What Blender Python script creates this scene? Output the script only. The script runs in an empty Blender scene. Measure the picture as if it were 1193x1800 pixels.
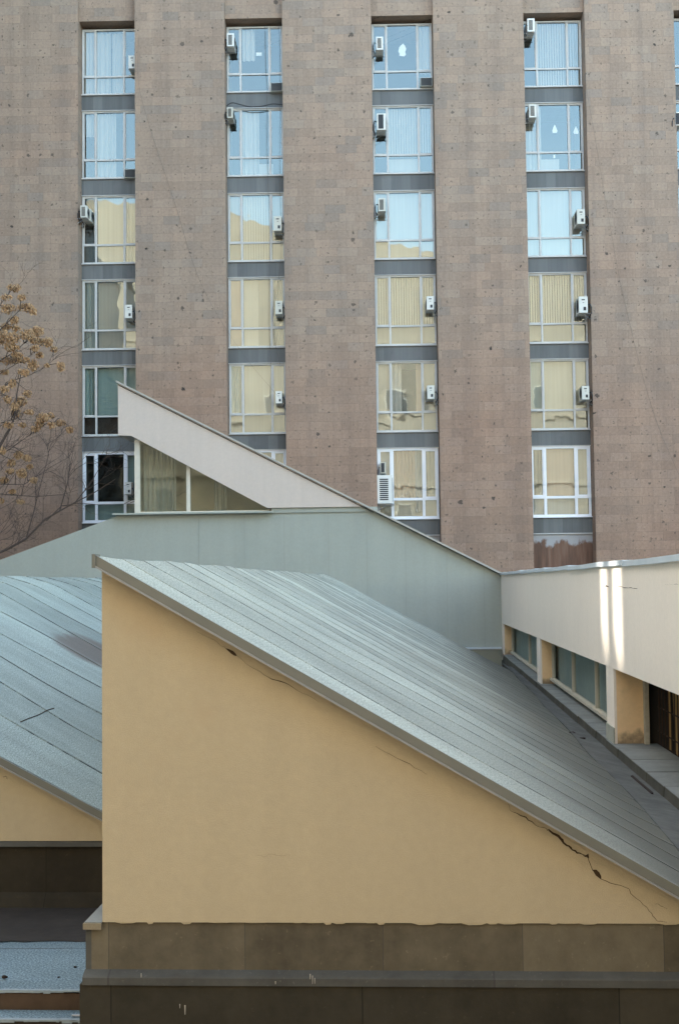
import bpy, math, random
from mathutils import Vector, Matrix
R = math.radians
sc = bpy.context.scene
COL = sc.collection
rnd = random.Random(11)

# ------------------------------------------------------------------ camera
F, PX, PY = 2300.0, 596.5, 900.0            # focal length and centre in photo pixels
yaw, pitch, roll = math.atan(128/F), math.atan(123.5/F), 0.0117
Z = Vector((0, 0, 1))
f0 = Vector((-math.sin(yaw), math.cos(yaw), 0)); r0 = Vector((math.cos(yaw), math.sin(yaw), 0))
fw = f0*math.cos(pitch) + Z*math.sin(pitch); u0 = Z*math.cos(pitch) - f0*math.sin(pitch)
rt = r0*math.cos(roll) - u0*math.sin(roll); upv = u0*math.cos(roll) + r0*math.sin(roll)
cam = bpy.data.cameras.new('camera'); camo = bpy.data.objects.new('camera', cam); COL.objects.link(camo)
cam.sensor_fit = 'HORIZONTAL'; cam.sensor_width = 24; cam.lens = 24*F/1193
cam.clip_start = 0.1; cam.clip_end = 2000
camo.matrix_world = Matrix(((rt.x, upv.x, -fw.x, 0), (rt.y, upv.y, -fw.y, 0), (rt.z, upv.z, -fw.z, 0), (0, 0, 0, 1)))
sc.camera = camo

# ------------------------------------------------------------------ sky, sun, exposure
SUN_EL, SUN_AZ = 30.0, 50.0                 # sun stands behind the office tower, to the left
sdir = Vector((-math.sin(R(SUN_AZ))*math.cos(R(SUN_EL)), math.cos(R(SUN_AZ))*math.cos(R(SUN_EL)), math.sin(R(SUN_EL))))
w = bpy.data.worlds.new('World'); sc.world = w; w.use_nodes = True
nt = w.node_tree; nt.nodes.clear()
sky = nt.nodes.new('ShaderNodeTexSky'); sky.sky_type = 'NISHITA'; sky.sun_disc = False
sky.sun_elevation = R(SUN_EL); sky.sun_rotation = R(-SUN_AZ)
sky.air_density = 1.0; sky.dust_density = 3.0; sky.ozone_density = 1.0
bg = nt.nodes.new('ShaderNodeBackground'); bg.inputs[1].default_value = 0.15
wo = nt.nodes.new('ShaderNodeOutputWorld')
tint = nt.nodes.new('ShaderNodeVectorMath'); tint.operation = 'MULTIPLY'; tint.inputs[1].default_value = (1.03, 1.0, 0.87)   # film colour balance
nt.links.new(sky.outputs[0], tint.inputs[0]); nt.links.new(tint.outputs[0], bg.inputs[0]); nt.links.new(bg.outputs[0], wo.inputs[0])
sl = bpy.data.lights.new('sun', 'SUN'); sl.energy = 2.0; sl.angle = R(0.5); sl.color = (1.0, 0.93, 0.82)
slo = bpy.data.objects.new('sun', sl); COL.objects.link(slo)
slo.rotation_euler = (-sdir).to_track_quat('-Z', 'Y').to_euler()
sc.view_settings.view_transform = 'Standard'; sc.view_settings.look = 'None'
sc.view_settings.gamma = 1.0; sc.view_settings.exposure = 3.2
sc.cycles.use_denoising = True
sc.cycles.max_bounces = 10; sc.cycles.diffuse_bounces = 5; sc.cycles.transparent_max_bounces = 12
sc.cycles.sample_clamp_indirect = 6.0

# ------------------------------------------------------------------ pixel -> point on a real plane
def ray(px, py): return rt*((px-PX)/F) - upv*((py-PY)/F) + fw
def atY(px, py, Y): d = ray(px, py); return d*(Y/d.y)
def atX(px, py, X): d = ray(px, py); return d*(X/d.x)
def atZ(px, py, z): d = ray(px, py); return d*(z/d.z)
FA = R(2.23)
EU = Vector((math.cos(FA), math.sin(FA), 0)); EN = Vector((-math.sin(FA), math.cos(FA), 0))
FO = ray(634, 1023)*54.0; FO.z = 0
def fac(px, py, dep=0.0):                   # -> (u, z) on the office facade, dep metres behind its front
    d = ray(px, py); P = d*((FO.dot(EN)+dep)/d.dot(EN)) - FO
    return P.dot(EU), P.z

# ------------------------------------------------------------------ mesh helpers
class MB:
    def __init__(s): s.v = []; s.f = []; s.uv = None
    def quad(s, *p):
        n = len(s.v); s.v += [tuple(q) for q in p]; s.f.append(tuple(range(n, n+len(p)))); return s
    def box(s, x0, x1, y0, y1, z0, z1):
        n = len(s.v)
        s.v += [(x0,y0,z0),(x1,y0,z0),(x1,y1,z0),(x0,y1,z0),(x0,y0,z1),(x1,y0,z1),(x1,y1,z1),(x0,y1,z1)]
        for q in ((0,3,2,1),(4,5,6,7),(0,1,5,4),(1,2,6,5),(2,3,7,6),(3,0,4,7)): s.f.append(tuple(n+i for i in q))
        return s
    def prism(s, poly, y0, y1):             # polygon in (x, z), extruded along y
        n = len(s.v); k = len(poly)
        s.v += [(x, y0, z) for x, z in poly] + [(x, y1, z) for x, z in poly]
        s.f.append(tuple(n+i for i in range(k))); s.f.append(tuple(n+k+i for i in reversed(range(k))))
        for i in range(k):
            j = (i+1) % k; s.f.append((n+i, n+k+i, n+k+j, n+j))
        return s
    def prismx(s, poly, x0, x1):            # polygon in (y, z), extruded along x
        n = len(s.v); k = len(poly)
        s.v += [(x0, y, z) for y, z in poly] + [(x1, y, z) for y, z in poly]
        s.f.append(tuple(n+i for i in range(k))); s.f.append(tuple(n+k+i for i in reversed(range(k))))
        for i in range(k):
            j = (i+1) % k; s.f.append((n+i, n+k+i, n+k+j, n+j))
        return s
    def tube(s, pts, rad, n=6):
        pts = [Vector(p) for p in pts]; base = len(s.v); m = len(pts)
        if not hasattr(rad, '__len__'): rad = [rad]*m
        for i, p in enumerate(pts):
            t = (pts[min(i+1, m-1)] - pts[max(i-1, 0)]).normalized()
            a = t.cross(Vector((0, 0, 1)) if abs(t.z) < 0.9 else Vector((1, 0, 0))).normalized(); b = t.cross(a)
            for k in range(n):
                an = 2*math.pi*k/n; s.v.append(tuple(p + (a*math.cos(an) + b*math.sin(an))*rad[i]))
        for i in range(m-1):
            for k in range(n):
                k2 = (k+1) % n; s.f.append((base+i*n+k, base+i*n+k2, base+(i+1)*n+k2, base+(i+1)*n+k))
        s.f.append(tuple(base+k for k in reversed(range(n)))); s.f.append(tuple(base+(m-1)*n+k for k in range(n)))
        return s
    def build(s, name, mat, parent=None, inv=False, smooth=False, bevel=0.0, fixn=True):
        me = bpy.data.meshes.new(name); me.from_pydata(s.v, [], s.f)
        if s.uv:
            l = me.uv_layers.new(name='UVMap')
            for lp in me.loops: l.data[lp.index].uv = s.uv[lp.vertex_index]
        if fixn:
            import bmesh
            bm = bmesh.new(); bm.from_mesh(me); bmesh.ops.recalc_face_normals(bm, faces=bm.faces); bm.to_mesh(me); bm.free()
        me.materials.append(mat)
        if smooth:
            for p in me.polygons: p.use_smooth = True
        o = bpy.data.objects.new(name, me); COL.objects.link(o)
        if parent:
            o.parent = parent
            if inv: o.matrix_parent_inverse = parent.matrix_basis.inverted()
        if bevel:
            b = o.modifiers.new('bevel', 'BEVEL'); b.width = bevel; b.segments = 2; b.limit_method = 'ANGLE'
        return o
def tag(o, label=None, cat=None, group=None, kind=None):
    if label: o['label'] = label
    if cat: o['category'] = cat
    if group: o['group'] = group
    if kind: o['kind'] = kind
    return o
def thing(name, label, cat, loc=(0, 0, 0), rz=0.0, group=None):
    o = bpy.data.objects.new(name, None); COL.objects.link(o); o.empty_display_size = 0.2
    o.location = loc; o.rotation_euler = (0, 0, rz); o.matrix_basis = Matrix.Translation(Vector(loc)) @ Matrix.Rotation(rz, 4, 'Z')
    return tag(o, label, cat, group)

# ------------------------------------------------------------------ material helpers
class M:
    def __init__(s, name, rough=0.8, spec=0.3, col=(0.5, 0.5, 0.5), metal=0.0):
        s.m = bpy.data.materials.new(name); s.m.use_nodes = True; s.t = s.m.node_tree
        s.b = s.t.nodes['Principled BSDF']; s.out = s.t.nodes['Material Output']
        s.b.inputs['Roughness'].default_value = rough; s.b.inputs['Specular IOR Level'].default_value = spec
        s.b.inputs['Metallic'].default_value = metal; s.b.inputs['Base Color'].default_value = (*col, 1)
    def link(s, a, b): s.t.links.new(a, b)
    def put(s, sock, v):
        if isinstance(v, bpy.types.NodeSocket): s.link(v, sock)
        elif isinstance(v, tuple) and len(v) == 3 and sock.type == 'RGBA': sock.default_value = (*v, 1)
        else: sock.default_value = v
    def n(s, typ, ins=None, **at):
        nd = s.t.nodes.new(typ)
        for k, v in at.items(): setattr(nd, k, v)
        for k, v in (ins or {}).items(): s.put(nd.inputs[k], v)
        return nd
    def ma(s, op, a, b=None, c=None, clamp=False):
        nd = s.n('ShaderNodeMath', operation=op, use_clamp=clamp); s.put(nd.inputs[0], a)
        if b is not None: s.put(nd.inputs[1], b)
        if c is not None: s.put(nd.inputs[2], c)
        return nd.outputs[0]
    def mix(s, f, a, b, mode='MIX'):
        nd = s.n('ShaderNodeMix', data_type='RGBA', blend_type=mode)
        s.put(nd.inputs[0], f); s.put(nd.inputs[6], a); s.put(nd.inputs[7], b); return nd.outputs[2]
    def ramp(s, f, stops):
        nd = s.n('ShaderNodeValToRGB', {'Fac': f}); e = nd.color_ramp.elements
        while len(e) < len(stops): e.new(0.5)
        for i, (p, c) in enumerate(stops):
            e[i].position = p; e[i].color = (*c, 1) if isinstance(c, tuple) else (c, c, c, 1)
        return nd.outputs[0]
    def sm(s, x, a, b):                     # smoothstep a..b -> 0..1
        nd = s.n('ShaderNodeMapRange', {'Value': x, 'From Min': a, 'From Max': b}, interpolation_type='SMOOTHSTEP'); return nd.outputs[0]
    def obj(s): return s.n('ShaderNodeTexCoord').outputs['Object']
    def uvc(s): return s.n('ShaderNodeTexCoord').outputs['UV']
    def xyz(s, v): nd = s.n('ShaderNodeSeparateXYZ', {0: v}); return nd.outputs
    def vec(s, x=0.0, y=0.0, z=0.0):
        nd = s.n('ShaderNodeCombineXYZ', {0: x, 1: y, 2: z}); return nd.outputs[0]
    def noise(s, v, scale, detail=4.0, rough=0.55, col=False):
        nd = s.n('ShaderNodeTexNoise', {'Vector': v, 'Scale': scale, 'Detail': detail, 'Roughness': rough})
        return nd.outputs['Color' if col else 'Fac']
    def scl(s, v, x, y, z): return s.n('ShaderNodeVectorMath', {0: v, 1: (x, y, z)}, operation='MULTIPLY').outputs[0]
    def color(s, c): s.put(s.b.inputs['Base Color'], c)
    def bump(s, h, strength=0.3, dist=0.01):
        nd = s.n('ShaderNodeBump', {'Height': h, 'Strength': strength, 'Distance': dist}); s.link(nd.outputs[0], s.b.inputs['Normal'])

def plain(name, col, rough=0.6, spec=0.3, metal=0.0, var=0.12, scale=6.0, bump=0.0):
    m = M(name, rough, spec, col, metal); o = m.obj()
    f = m.noise(o, scale, 5.0)
    a = tuple(c*(1-var) for c in col); b = tuple(min(1, c*(1+var)) for c in col)
    m.color(m.mix(f, a, b))
    if bump: m.bump(m.noise(o, scale*12, 3.0), bump, 0.005)
    return m.m

def mat_stone():
    m = M('tuff_cladding', 0.9, 0.15); o = m.obj(); x, y, z = m.xyz(o)[:3]
    wob = m.ma('MULTIPLY', m.ma('SUBTRACT', m.noise(o, 1.3, 2.0), 0.5), 0.03)
    bv = m.vec(m.ma('ADD', m.ma('ADD', x, y), 40.0), m.ma('ADD', m.ma('ADD', z, wob), 20.0), 0.0)
    def bricks(wd, off):
        br = m.n('ShaderNodeTexBrick', {'Vector': bv, 'Color1': (0, 0, 0), 'Color2': (1, 1, 1), 'Mortar': (0.5, 0.5, 0.5), 'Scale': 1.0,
             'Mortar Size': 0.007, 'Mortar Smooth': 0.3, 'Brick Width': wd, 'Row Height': 0.3655}, offset=off, offset_frequency=2, squash=0.78, squash_frequency=3)
        return br
    br = bricks(0.86, 0.43)
    f = br.outputs['Color']; mort = br.outputs['Fac']
    patch = m.noise(m.scl(o, 0.12, 0.12, 0.2), 1.0, 3.0)
    fine = m.noise(o, 9.0, 6.0, 0.65); grain = m.noise(o, 45.0, 3.0, 0.6)
    base = m.ramp(f, [(0.0, (0.280, 0.215, 0.163)), (0.15, (0.318, 0.224, 0.158)), (0.45, (0.328, 0.236, 0.169)), (0.7, (0.362, 0.252, 0.176)), (0.88, (0.348, 0.256, 0.184)), (1.0, (0.295, 0.224, 0.17))])
    # batches of stone: pinker courses low on the wall, greyer ones higher up
    batch = m.ma('ADD', m.ma('MULTIPLY', m.sm(z, 11.5, 7.2), 0.62), m.ma('MULTIPLY', m.sm(patch, 0.5, 0.7), 0.3), clamp=True)
    base = m.mix(batch, base, m.mix(f, (0.295, 0.180, 0.120), (0.355, 0.219, 0.147)))
    base = m.mix(m.ma('MULTIPLY', m.sm(patch, 0.5, 0.25), 0.35), base, (0.305, 0.225, 0.163))
    base = m.mix(1.0, base, (0.95, 0.99, 1.045), 'MULTIPLY')
    drip = m.noise(m.scl(o, 1.6, 1.6, 0.06), 1.0, 5.0, 0.65)
    base = m.mix(1.0, base, m.ramp(drip, [(0.3, (0.86, 0.87, 0.89)), (0.5, (1.0, 1.0, 1.0)), (0.72, (1.1, 1.09, 1.07))]), 'MULTIPLY')
    base = m.mix(1.0, base, m.ramp(fine, [(0.25, 0.84), (0.75, 1.14)]), 'MULTIPLY')
    base = m.mix(1.0, base, m.ramp(grain, [(0.3, 0.9), (0.7, 1.1)]), 'MULTIPLY')
    base = m.mix(m.ma('MULTIPLY', mort, 0.42), base, (0.14, 0.11, 0.088))
    warp = m.n('ShaderNodeVectorMath', {0: m.vec(m.ma('ADD', x, y), z, 0.0), 1: m.n('ShaderNodeVectorMath', {0: m.noise(o, 9.0, 3.0, 0.65, True), 1: (0.22, 0.22, 0.0)}, operation='MULTIPLY').outputs[0]}, operation='ADD').outputs[0]
    def pits(scale, rmax, power):
        vo = m.n('ShaderNodeTexVoronoi', {'Vector': warp, 'Scale': scale}, voronoi_dimensions='2D')
        cr = m.xyz(vo.outputs['Color'])
        rad = m.ma('MULTIPLY', m.ma('POWER', cr[0], power), rmax*scale)
        return m.sm(m.ma('DIVIDE', vo.outputs['Distance'], m.ma('ADD', rad, 0.0005)), 1.1, 0.8), cr[1]
    p1, c1 = pits(0.7, 0.105, 6.0); p2, c2 = pits(1.9, 0.065, 3.5); p3, c3 = pits(4.4, 0.036, 2.2)
    base = m.mix(m.ma('MULTIPLY', p3, 0.62), base, (0.12, 0.098, 0.08))
    base = m.mix(m.ma('MULTIPLY', p2, m.ma('MULTIPLY_ADD', c2, 0.5, 0.35)), base, (0.07, 0.058, 0.05))
    base = m.mix(m.ma('MULTIPLY', p1, m.ma('MULTIPLY_ADD', c1, 0.4, 0.6)), base, (0.045, 0.04, 0.037))
    m.color(base)
    h = m.ma('SUBTRACT', m.ma('SUBTRACT', m.ma('MULTIPLY_ADD', fine, 0.4, m.ma('MULTIPLY', f, 0.5)), m.ma('MULTIPLY', p1, 2.0)), m.ma('ADD', mort, p2))
    m.bump(h, 0.3, 0.008)
    return m.m

def mat_spandrel():
    m = M('grey_basalt_panel', 0.55, 0.35); o = m.obj(); x, y, z = m.xyz(o)[:3]
    pn = m.n('ShaderNodeTexWhiteNoise', {'Vector': m.vec(m.ma('FLOOR', m.ma('DIVIDE', m.ma('ADD', x, 60.0), 0.41)), m.ma('FLOOR', m.ma('DIVIDE', m.ma('ADD', z, 40.0), 3.655)), 0.0)}, noise_dimensions='2D').outputs[0]
    st = m.noise(m.scl(o, 5.0, 5.0, 0.35), 1.0, 5.0, 0.6); bl = m.noise(o, 1.6, 4.0)
    c = m.ramp(m.ma('ADD', m.ma('MULTIPLY', pn, 0.4), m.ma('MULTIPLY', st, 0.6)), [(0.15, (0.092, 0.096, 0.093)), (0.5, (0.132, 0.138, 0.134)), (0.85, (0.185, 0.188, 0.18))])
    c = m.mix(m.sm(bl, 0.55, 0.75), c, (0.14, 0.14, 0.14))
    ln = m.ma('FRACT', m.ma('DIVIDE', m.ma('ADD', x, 60.0), 0.41)); c = m.mix(m.ma('MULTIPLY', m.ma('LESS_THAN', ln, 0.025), 0.5), c, (0.07, 0.075, 0.08))
    m.color(c); m.bump(m.noise(o, 30.0), 0.15, 0.004)
    return m.m

def mat_peel():
    m = M('rusty_peeling_panel', 0.85, 0.2); o = m.obj(); x, y, z = m.xyz(o)[:3]
    v = m.scl(o, 1.0, 1.0, 0.55)
    n1 = m.noise(v, 2.3, 6.0, 0.6); n2 = m.noise(m.scl(o, 6.0, 1.0, 0.6), 1.0, 5.0)
    c = m.ramp(n2, [(0.3, (0.12, 0.075, 0.055)), (0.55, (0.19, 0.11, 0.075)), (0.8, (0.25, 0.17, 0.125))])
    top = m.sm(m.ma('ADD', z, m.ma('MULTIPLY', n1, 1.3)), 2.1, 2.32); bot = m.sm(m.ma('SUBTRACT', z, m.ma('MULTIPLY', n1, 0.9)), 0.0, -0.2)
    c = m.mix(m.ma('MULTIPLY', m.ma('ADD', top, m.ma('MULTIPLY', bot, 0.8), clamp=True), 0.8), c, (0.42, 0.43, 0.43))
    m.color(c); m.bump(n1, 0.4, 0.01)
    return m.m

def mat_plaster(name, col, var=0.08, stain=None, bump=0.25, streak=0.03, foot=None):
    m = M(name, 0.92, 0.15); o = m.obj(); x, y, z = m.xyz(o)[:3]
    a = m.noise(o, 0.9, 4.0); b = m.noise(o, 14.0, 5.0, 0.6); g = m.noise(o, 130.0, 2.0); s = m.noise(m.scl(o, 3.0, 3.0, 0.15), 1.0, 4.0)
    c = m.mix(a, tuple(k*(1-var) for k in col), tuple(k*(1+var) for k in col))
    c = m.mix(1.0, c, m.ramp(b, [(0.3, 0.97), (0.7, 1.03)]), 'MULTIPLY')
    c = m.mix(1.0, c, m.ramp(g, [(0.3, 0.93), (0.7, 1.07)]), 'MULTIPLY')
    c = m.mix(1.0, c, m.ramp(s, [(0.3, 1-streak), (0.7, 1+streak)]), 'MULTIPLY')
    if stain:
        d = m.noise(o, 0.55, 6.0, 0.7); c = m.mix(m.ma('MULTIPLY', m.sm(d, 0.53, 0.72), 0.5), c, stain)
    if foot:
        fz, fc = foot; c = m.mix(m.ma('MULTIPLY', m.sm(m.ma('ADD', z, m.ma('MULTIPLY', m.ma('SUBTRACT', m.noise(o, 5.0, 5.0), 0.5), 0.5)), fz+.16, fz-.02), 0.8), c, fc)
    m.color(c); m.bump(m.ma('ADD', b, m.ma('MULTIPLY', g, 0.5)), bump, 0.004)
    return m.m

def mat_concrete(name, dark, light, panel=1.04, x0=0.0, seam=(0.05, 0.045, 0.04)):
    m = M(name, 0.9, 0.2); o = m.obj(); x, y, z = m.xyz(o)[:3]
    a = m.noise(o, 1.7, 6.0, 0.65); b = m.noise(o, 9.0, 6.0, 0.65); s = m.noise(m.scl(o, 4.0, 4.0, 0.6), 1.0, 4.0)
    t = m.ma('ADD', m.ma('MULTIPLY', a, 0.5), m.ma('ADD', m.ma('MULTIPLY', b, 0.25), m.ma('MULTIPLY', s, 0.25)))
    q = m.ma('DIVIDE', m.ma('ADD', m.ma('SUBTRACT', x, x0), 60.0*panel), panel)
    pn = m.n('ShaderNodeTexWhiteNoise', {'W': m.ma('FLOOR', q)}, noise_dimensions='1D').outputs[0]
    c = m.ramp(m.ma('ADD', t, m.ma('MULTIPLY', m.ma('SUBTRACT', pn, 0.5), 0.22)), [(0.32, dark), (0.68, light)])
    c = m.mix(m.ma('MULTIPLY', m.sm(m.noise(o, 26.0, 3.0), 0.66, 0.72), 0.1), c, tuple(min(1, k*3) for k in light))
    fr = m.ma('FRACT', q); wob = m.ma('MULTIPLY_ADD', b, 0.004, 0.003)
    c = m.mix(m.ma('MULTIPLY', m.ma('LESS_THAN', fr, wob), 0.8), c, seam)
    m.color(c); m.bump(m.ma('ADD', a, b), 0.4, 0.012)
    return m.m

def mat_felt(name, base, dirt, strip=0.95, lw_=(0.02, 0.008), dirt_u=(3.6, 5.2), dirt_amt=0.7, patch=None, off=0.0):
    # mineral roofing felt: UV.x runs down the slope, UV.y along the building, both in metres
    m = M(name, 0.85, 0.25); uv = m.uvc(); x, y, z = m.xyz(uv)[:3]
    wob = m.ma('MULTIPLY', m.ma('SUBTRACT', m.noise(m.scl(uv, 0.7, 0.35, 0), 1.0, 4.0), 0.5), 0.05)
    wob2 = m.ma('MULTIPLY', m.ma('SUBTRACT', m.noise(uv, 5.0, 4.0), 0.5), 0.03)
    vv = m.ma('DIVIDE', m.ma('ADD', m.ma('ADD', y, wob), m.ma('ADD', wob2, 50.0*strip+off)), strip)
    idx = m.ma('FLOOR', vv); fr = m.ma('FRACT', vv)
    rs = m.n('ShaderNodeTexWhiteNoise', {'W': idx}, noise_dimensions='1D').outputs[0]
    gr = m.noise(uv, 60.0, 2.0, 0.6); gr2 = m.noise(uv, 38.0, 3.0, 0.6); big = m.noise(m.scl(uv, 0.5, 0.8, 0), 1.0, 6.0, 0.6)
    stk = m.noise(m.scl(uv, 0.7, 5.0, 0), 1.0, 4.0, 0.6)
    c = m.mix(1.0, base, m.ramp(rs, [(0.0, 0.82), (1.0, 1.15)]), 'MULTIPLY')
    c = m.mix(1.0, c, m.ramp(big, [(0.25, 0.72), (0.75, 1.22)]), 'MULTIPLY')
    c = m.mix(1.0, c, m.ramp(stk, [(0.25, 0.9), (0.75, 1.1)]), 'MULTIPLY')
    c = m.mix(1.0, c, m.ramp(gr2, [(0.3, 0.86), (0.7, 1.14)]), 'MULTIPLY')
    c = m.mix(1.0, c, m.ramp(gr, [(0.3, 0.35), (0.5, 1.0), (0.7, 1.65)]), 'MULTIPLY')
    wr = m.sm(m.noise(m.scl(uv, 1.0, 2.2, 0), 1.7, 7.0, 0.72), 0.57, 0.70)
    c = m.mix(m.ma('MULTIPLY', wr, 0.32), c, tuple(k*0.55 for k in base))
    dz = m.sm(m.ma('ADD', x, m.ma('MULTIPLY', m.ma('SUBTRACT', big, 0.5), 2.4)), dirt_u[0], dirt_u[1])
    c = m.mix(m.ma('MULTIPLY', dz, dirt_amt), c, m.mix(gr2, tuple(k*0.7 for k in dirt), tuple(k*1.3 for k in dirt)))
    if patch:
        (pu, pv, ru, rv, pc) = patch
        dd = m.ma('ADD', m.ma('POWER', m.ma('ABSOLUTE', m.ma('DIVIDE', m.ma('SUBTRACT', x, pu), ru)), 2.0), m.ma('POWER', m.ma('ABSOLUTE', m.ma('DIVIDE', m.ma('SUBTRACT', y, pv), rv)), 2.0))
        c = m.mix(m.ma('MULTIPLY', m.sm(m.ma('ADD', dd, m.ma('MULTIPLY', m.ma('SUBTRACT', m.noise(uv, 1.6, 5.0), 0.5), 1.6)), 1.25, 0.45), 0.8), c, m.mix(gr2, tuple(k*0.8 for k in pc), tuple(k*1.25 for k in pc)))
    brk = m.sm(m.noise(m.scl(uv, 1.3, 1.0, 0), 1.0, 3.0), 0.36, 0.5)
    lw = m.ma('MULTIPLY_ADD', m.noise(uv, 2.2, 3.0), *lw_)
    ln = m.ma('MULTIPLY', m.ma('LESS_THAN', fr, lw), m.ma('MULTIPLY_ADD', brk, 0.55, 0.12))
    # worn, paler band where each sheet laps over the next
    c = m.mix(m.ma('MULTIPLY', m.sm(fr, 0.14, 0.02), 0.18), c, tuple(min(1, k*1.5) for k in base))
    c = m.mix(ln, c, (0.035, 0.038, 0.04))
    m.color(c); m.bump(m.ma('ADD', m.ma('MULTIPLY', gr, 0.4), m.ma('ADD', m.ma('MULTIPLY', fr, -1.2), big)), 0.5, 0.012)
    return m.m

def mat_glass(name, refl, tint, wave=0.006):
    m = M(name); o = m.obj()
    tr = m.n('ShaderNodeBsdfTransparent', {'Color': tint}); gl = m.n('ShaderNodeBsdfGlossy', {'Color': (0.88, 1.0, 0.98), 'Roughness': 0.015})
    bp = m.n('ShaderNodeBump', {'Height': m.noise(m.scl(o, 1.0, 1.0, 0.55), 1.1, 2.0, 0.4), 'Strength': 1.0, 'Distance': wave}); m.link(bp.outputs[0], gl.inputs['Normal'])
    mx = m.n('ShaderNodeMixShader', {0: refl, 1: tr.outputs[0], 2: gl.outputs[0]}); m.link(mx.outputs[0], m.out.inputs[0])
    return m.m

def mat_cloth(name, col):
    m = M(name, 0.95, 0.1); o = m.obj()
    f = m.noise(m.scl(o, 9.0, 1.0, 0.2), 1.0, 3.0); c = m.mix(f, tuple(k*0.8 for k in col), tuple(min(1, k*1.12) for k in col)); m.color(c)
    return m.m

STONE = mat_stone(); SPAN = mat_spandrel(); PEEL = mat_peel()
FRAME = plain('aged_white_window_frame', (0.54, 0.53, 0.50), 0.5, 0.4, var=0.14, scale=3.0)
FRAMEN = plain('new_white_window_frame', (0.80, 0.82, 0.84), 0.35, 0.5, var=0.04)
GLASS = mat_glass('window_glass', 0.15, (0.82, 0.80, 0.74))
GLASS0 = mat_glass('clear_window_glass', 0.02, (0.72, 0.80, 0.79))
GLASS2 = mat_glass('skylight_glass', 0.02, (0.86, 0.86, 0.82), 0.004)
GLASS3 = mat_glass('grey_glass', 0.05, (0.75, 0.8, 0.8), 0.004)
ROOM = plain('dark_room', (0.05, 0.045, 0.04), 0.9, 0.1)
CLOTH = {'cream': mat_cloth('cream_curtain', (0.53, 0.47, 0.37)), 'white': mat_cloth('white_curtain', (0.42, 0.40, 0.37)),
         'green': mat_cloth('green_curtain', (0.33, 0.36, 0.32)), 'beige': mat_cloth('beige_blind', (0.38, 0.33, 0.255)),
         'brown': mat_cloth('brown_board', (0.07, 0.045, 0.035)), 'peach': mat_cloth('peach_blind', (0.50, 0.37, 0.27))}
ACW = plain('air_conditioner_casing', (0.66, 0.66, 0.62), 0.45, 0.4, var=0.08, scale=4.0)
ACB = plain('beige_casing', (0.46, 0.45, 0.39), 0.5, 0.4, var=0.1)
_t = ACW.node_tree; _b = _t.nodes['Principled BSDF']; _l = _b.inputs['Base Color'].links[0].from_socket
_oi = _t.nodes.new('ShaderNodeObjectInfo'); _rp = _t.nodes.new('ShaderNodeValToRGB'); _mx = _t.nodes.new('ShaderNodeMix'); _mx.data_type = 'RGBA'; _mx.blend_type = 'MULTIPLY'; _mx.inputs[0].default_value = 1
_rp.color_ramp.elements[0].color = (0.72, 0.69, 0.6, 1); _rp.color_ramp.elements[1].color = (1.08, 1.08, 1.08, 1)
_t.links.new(_oi.outputs['Random'], _rp.inputs[0]); _t.links.new(_l, _mx.inputs[6]); _t.links.new(_rp.outputs[0], _mx.inputs[7]); _t.links.new(_mx.outputs[2], _b.inputs['Base Color'])
DARK = plain('dark_grille', (0.035, 0.037, 0.04), 0.6, 0.3)
GALV = plain('galvanised_bracket', (0.35, 0.36, 0.36), 0.5, 0.5, var=0.15)
WIRE = plain('thin_grey_wire', (0.11, 0.095, 0.085), 0.7, 0.2)
CABLE = plain('black_cable', (0.035, 0.035, 0.037), 0.6, 0.3)
PANEG = plain('dull_pane', (0.12, 0.13, 0.135), 0.3, 0.5)  # bluish grey stands in for sky reflected in the panes
PAPER = plain('paper', (0.82, 0.82, 0.78), 0.9, 0.1)
TAN = mat_plaster('tan_plaster', (0.392, 0.319, 0.203), 0.035, stain=(0.385, 0.29, 0.176), bump=0.5)
WHITE = mat_plaster('pale_render', (0.77, 0.685, 0.58), 0.04, stain=(0.72, 0.64, 0.545), streak=0.01)
REVEAL = mat_plaster('beige_reveal', (0.80, 0.56, 0.31), 0.10, stain=(0.46, 0.34, 0.2), foot=(-2.44, (0.16, 0.12, 0.08)))
GREEN = mat_plaster('grey_green_paint', (0.36, 0.378, 0.327), 0.04, stain=(0.33, 0.35, 0.30), bump=0.12)
WEDGE = mat_plaster('off_white_render', (0.58, 0.50, 0.43), 0.03, bump=0.15, streak=0.03)
FASCIA = plain('grey_green_sheet_metal', (0.14, 0.135, 0.108), 0.6, 0.3, var=0.14, scale=2.5)
DRIP = plain('pale_drip_edge', (0.24, 0.235, 0.215), 0.5, 0.4)
CAP = plain('zinc_cap', (0.52, 0.56, 0.58), 0.45, 0.5, var=0.16, scale=2.0)
PLINTH = mat_concrete('brown_plinth', (0.062, 0.051, 0.033), (0.14, 0.117, 0.077), 1.045, -1.315)
BASE = mat_concrete('dark_felt_base', (0.026, 0.022, 0.014), (0.048, 0.041, 0.027), 1.9, -2.33, (0.012, 0.01, 0.008))
BASE2 = mat_concrete('blackened_felt_plinth', (0.022, 0.018, 0.0115), (0.04, 0.033, 0.021), 1.05, -3.78, (0.008, 0.007, 0.005))
LEDGE = mat_concrete('weathered_ledge', (0.055, 0.052, 0.044), (0.095, 0.092, 0.078), 2.9, -2.35)
CRACK = plain('crack_dark', (0.05, 0.033, 0.02), 0.95, 0.05)
FELT = mat_felt('roof_felt', (0.28, 0.288, 0.236), (0.085, 0.083, 0.067), dirt_u=(3.0, 5.2), dirt_amt=0.9)
FELTL = mat_felt('roof_felt_darker', (0.245, 0.278, 0.242), (0.12, 0.12, 0.11), strip=1.42, dirt_u=(6.5, 8.0), patch=(2.8, 8.0, 0.62, 1.25, (0.105, 0.08, 0.065)), lw_=(0.006, 0.016))
GUT = mat_concrete('gutter_felt', (0.065, 0.066, 0.06), (0.15, 0.152, 0.14), 40.0)
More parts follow.
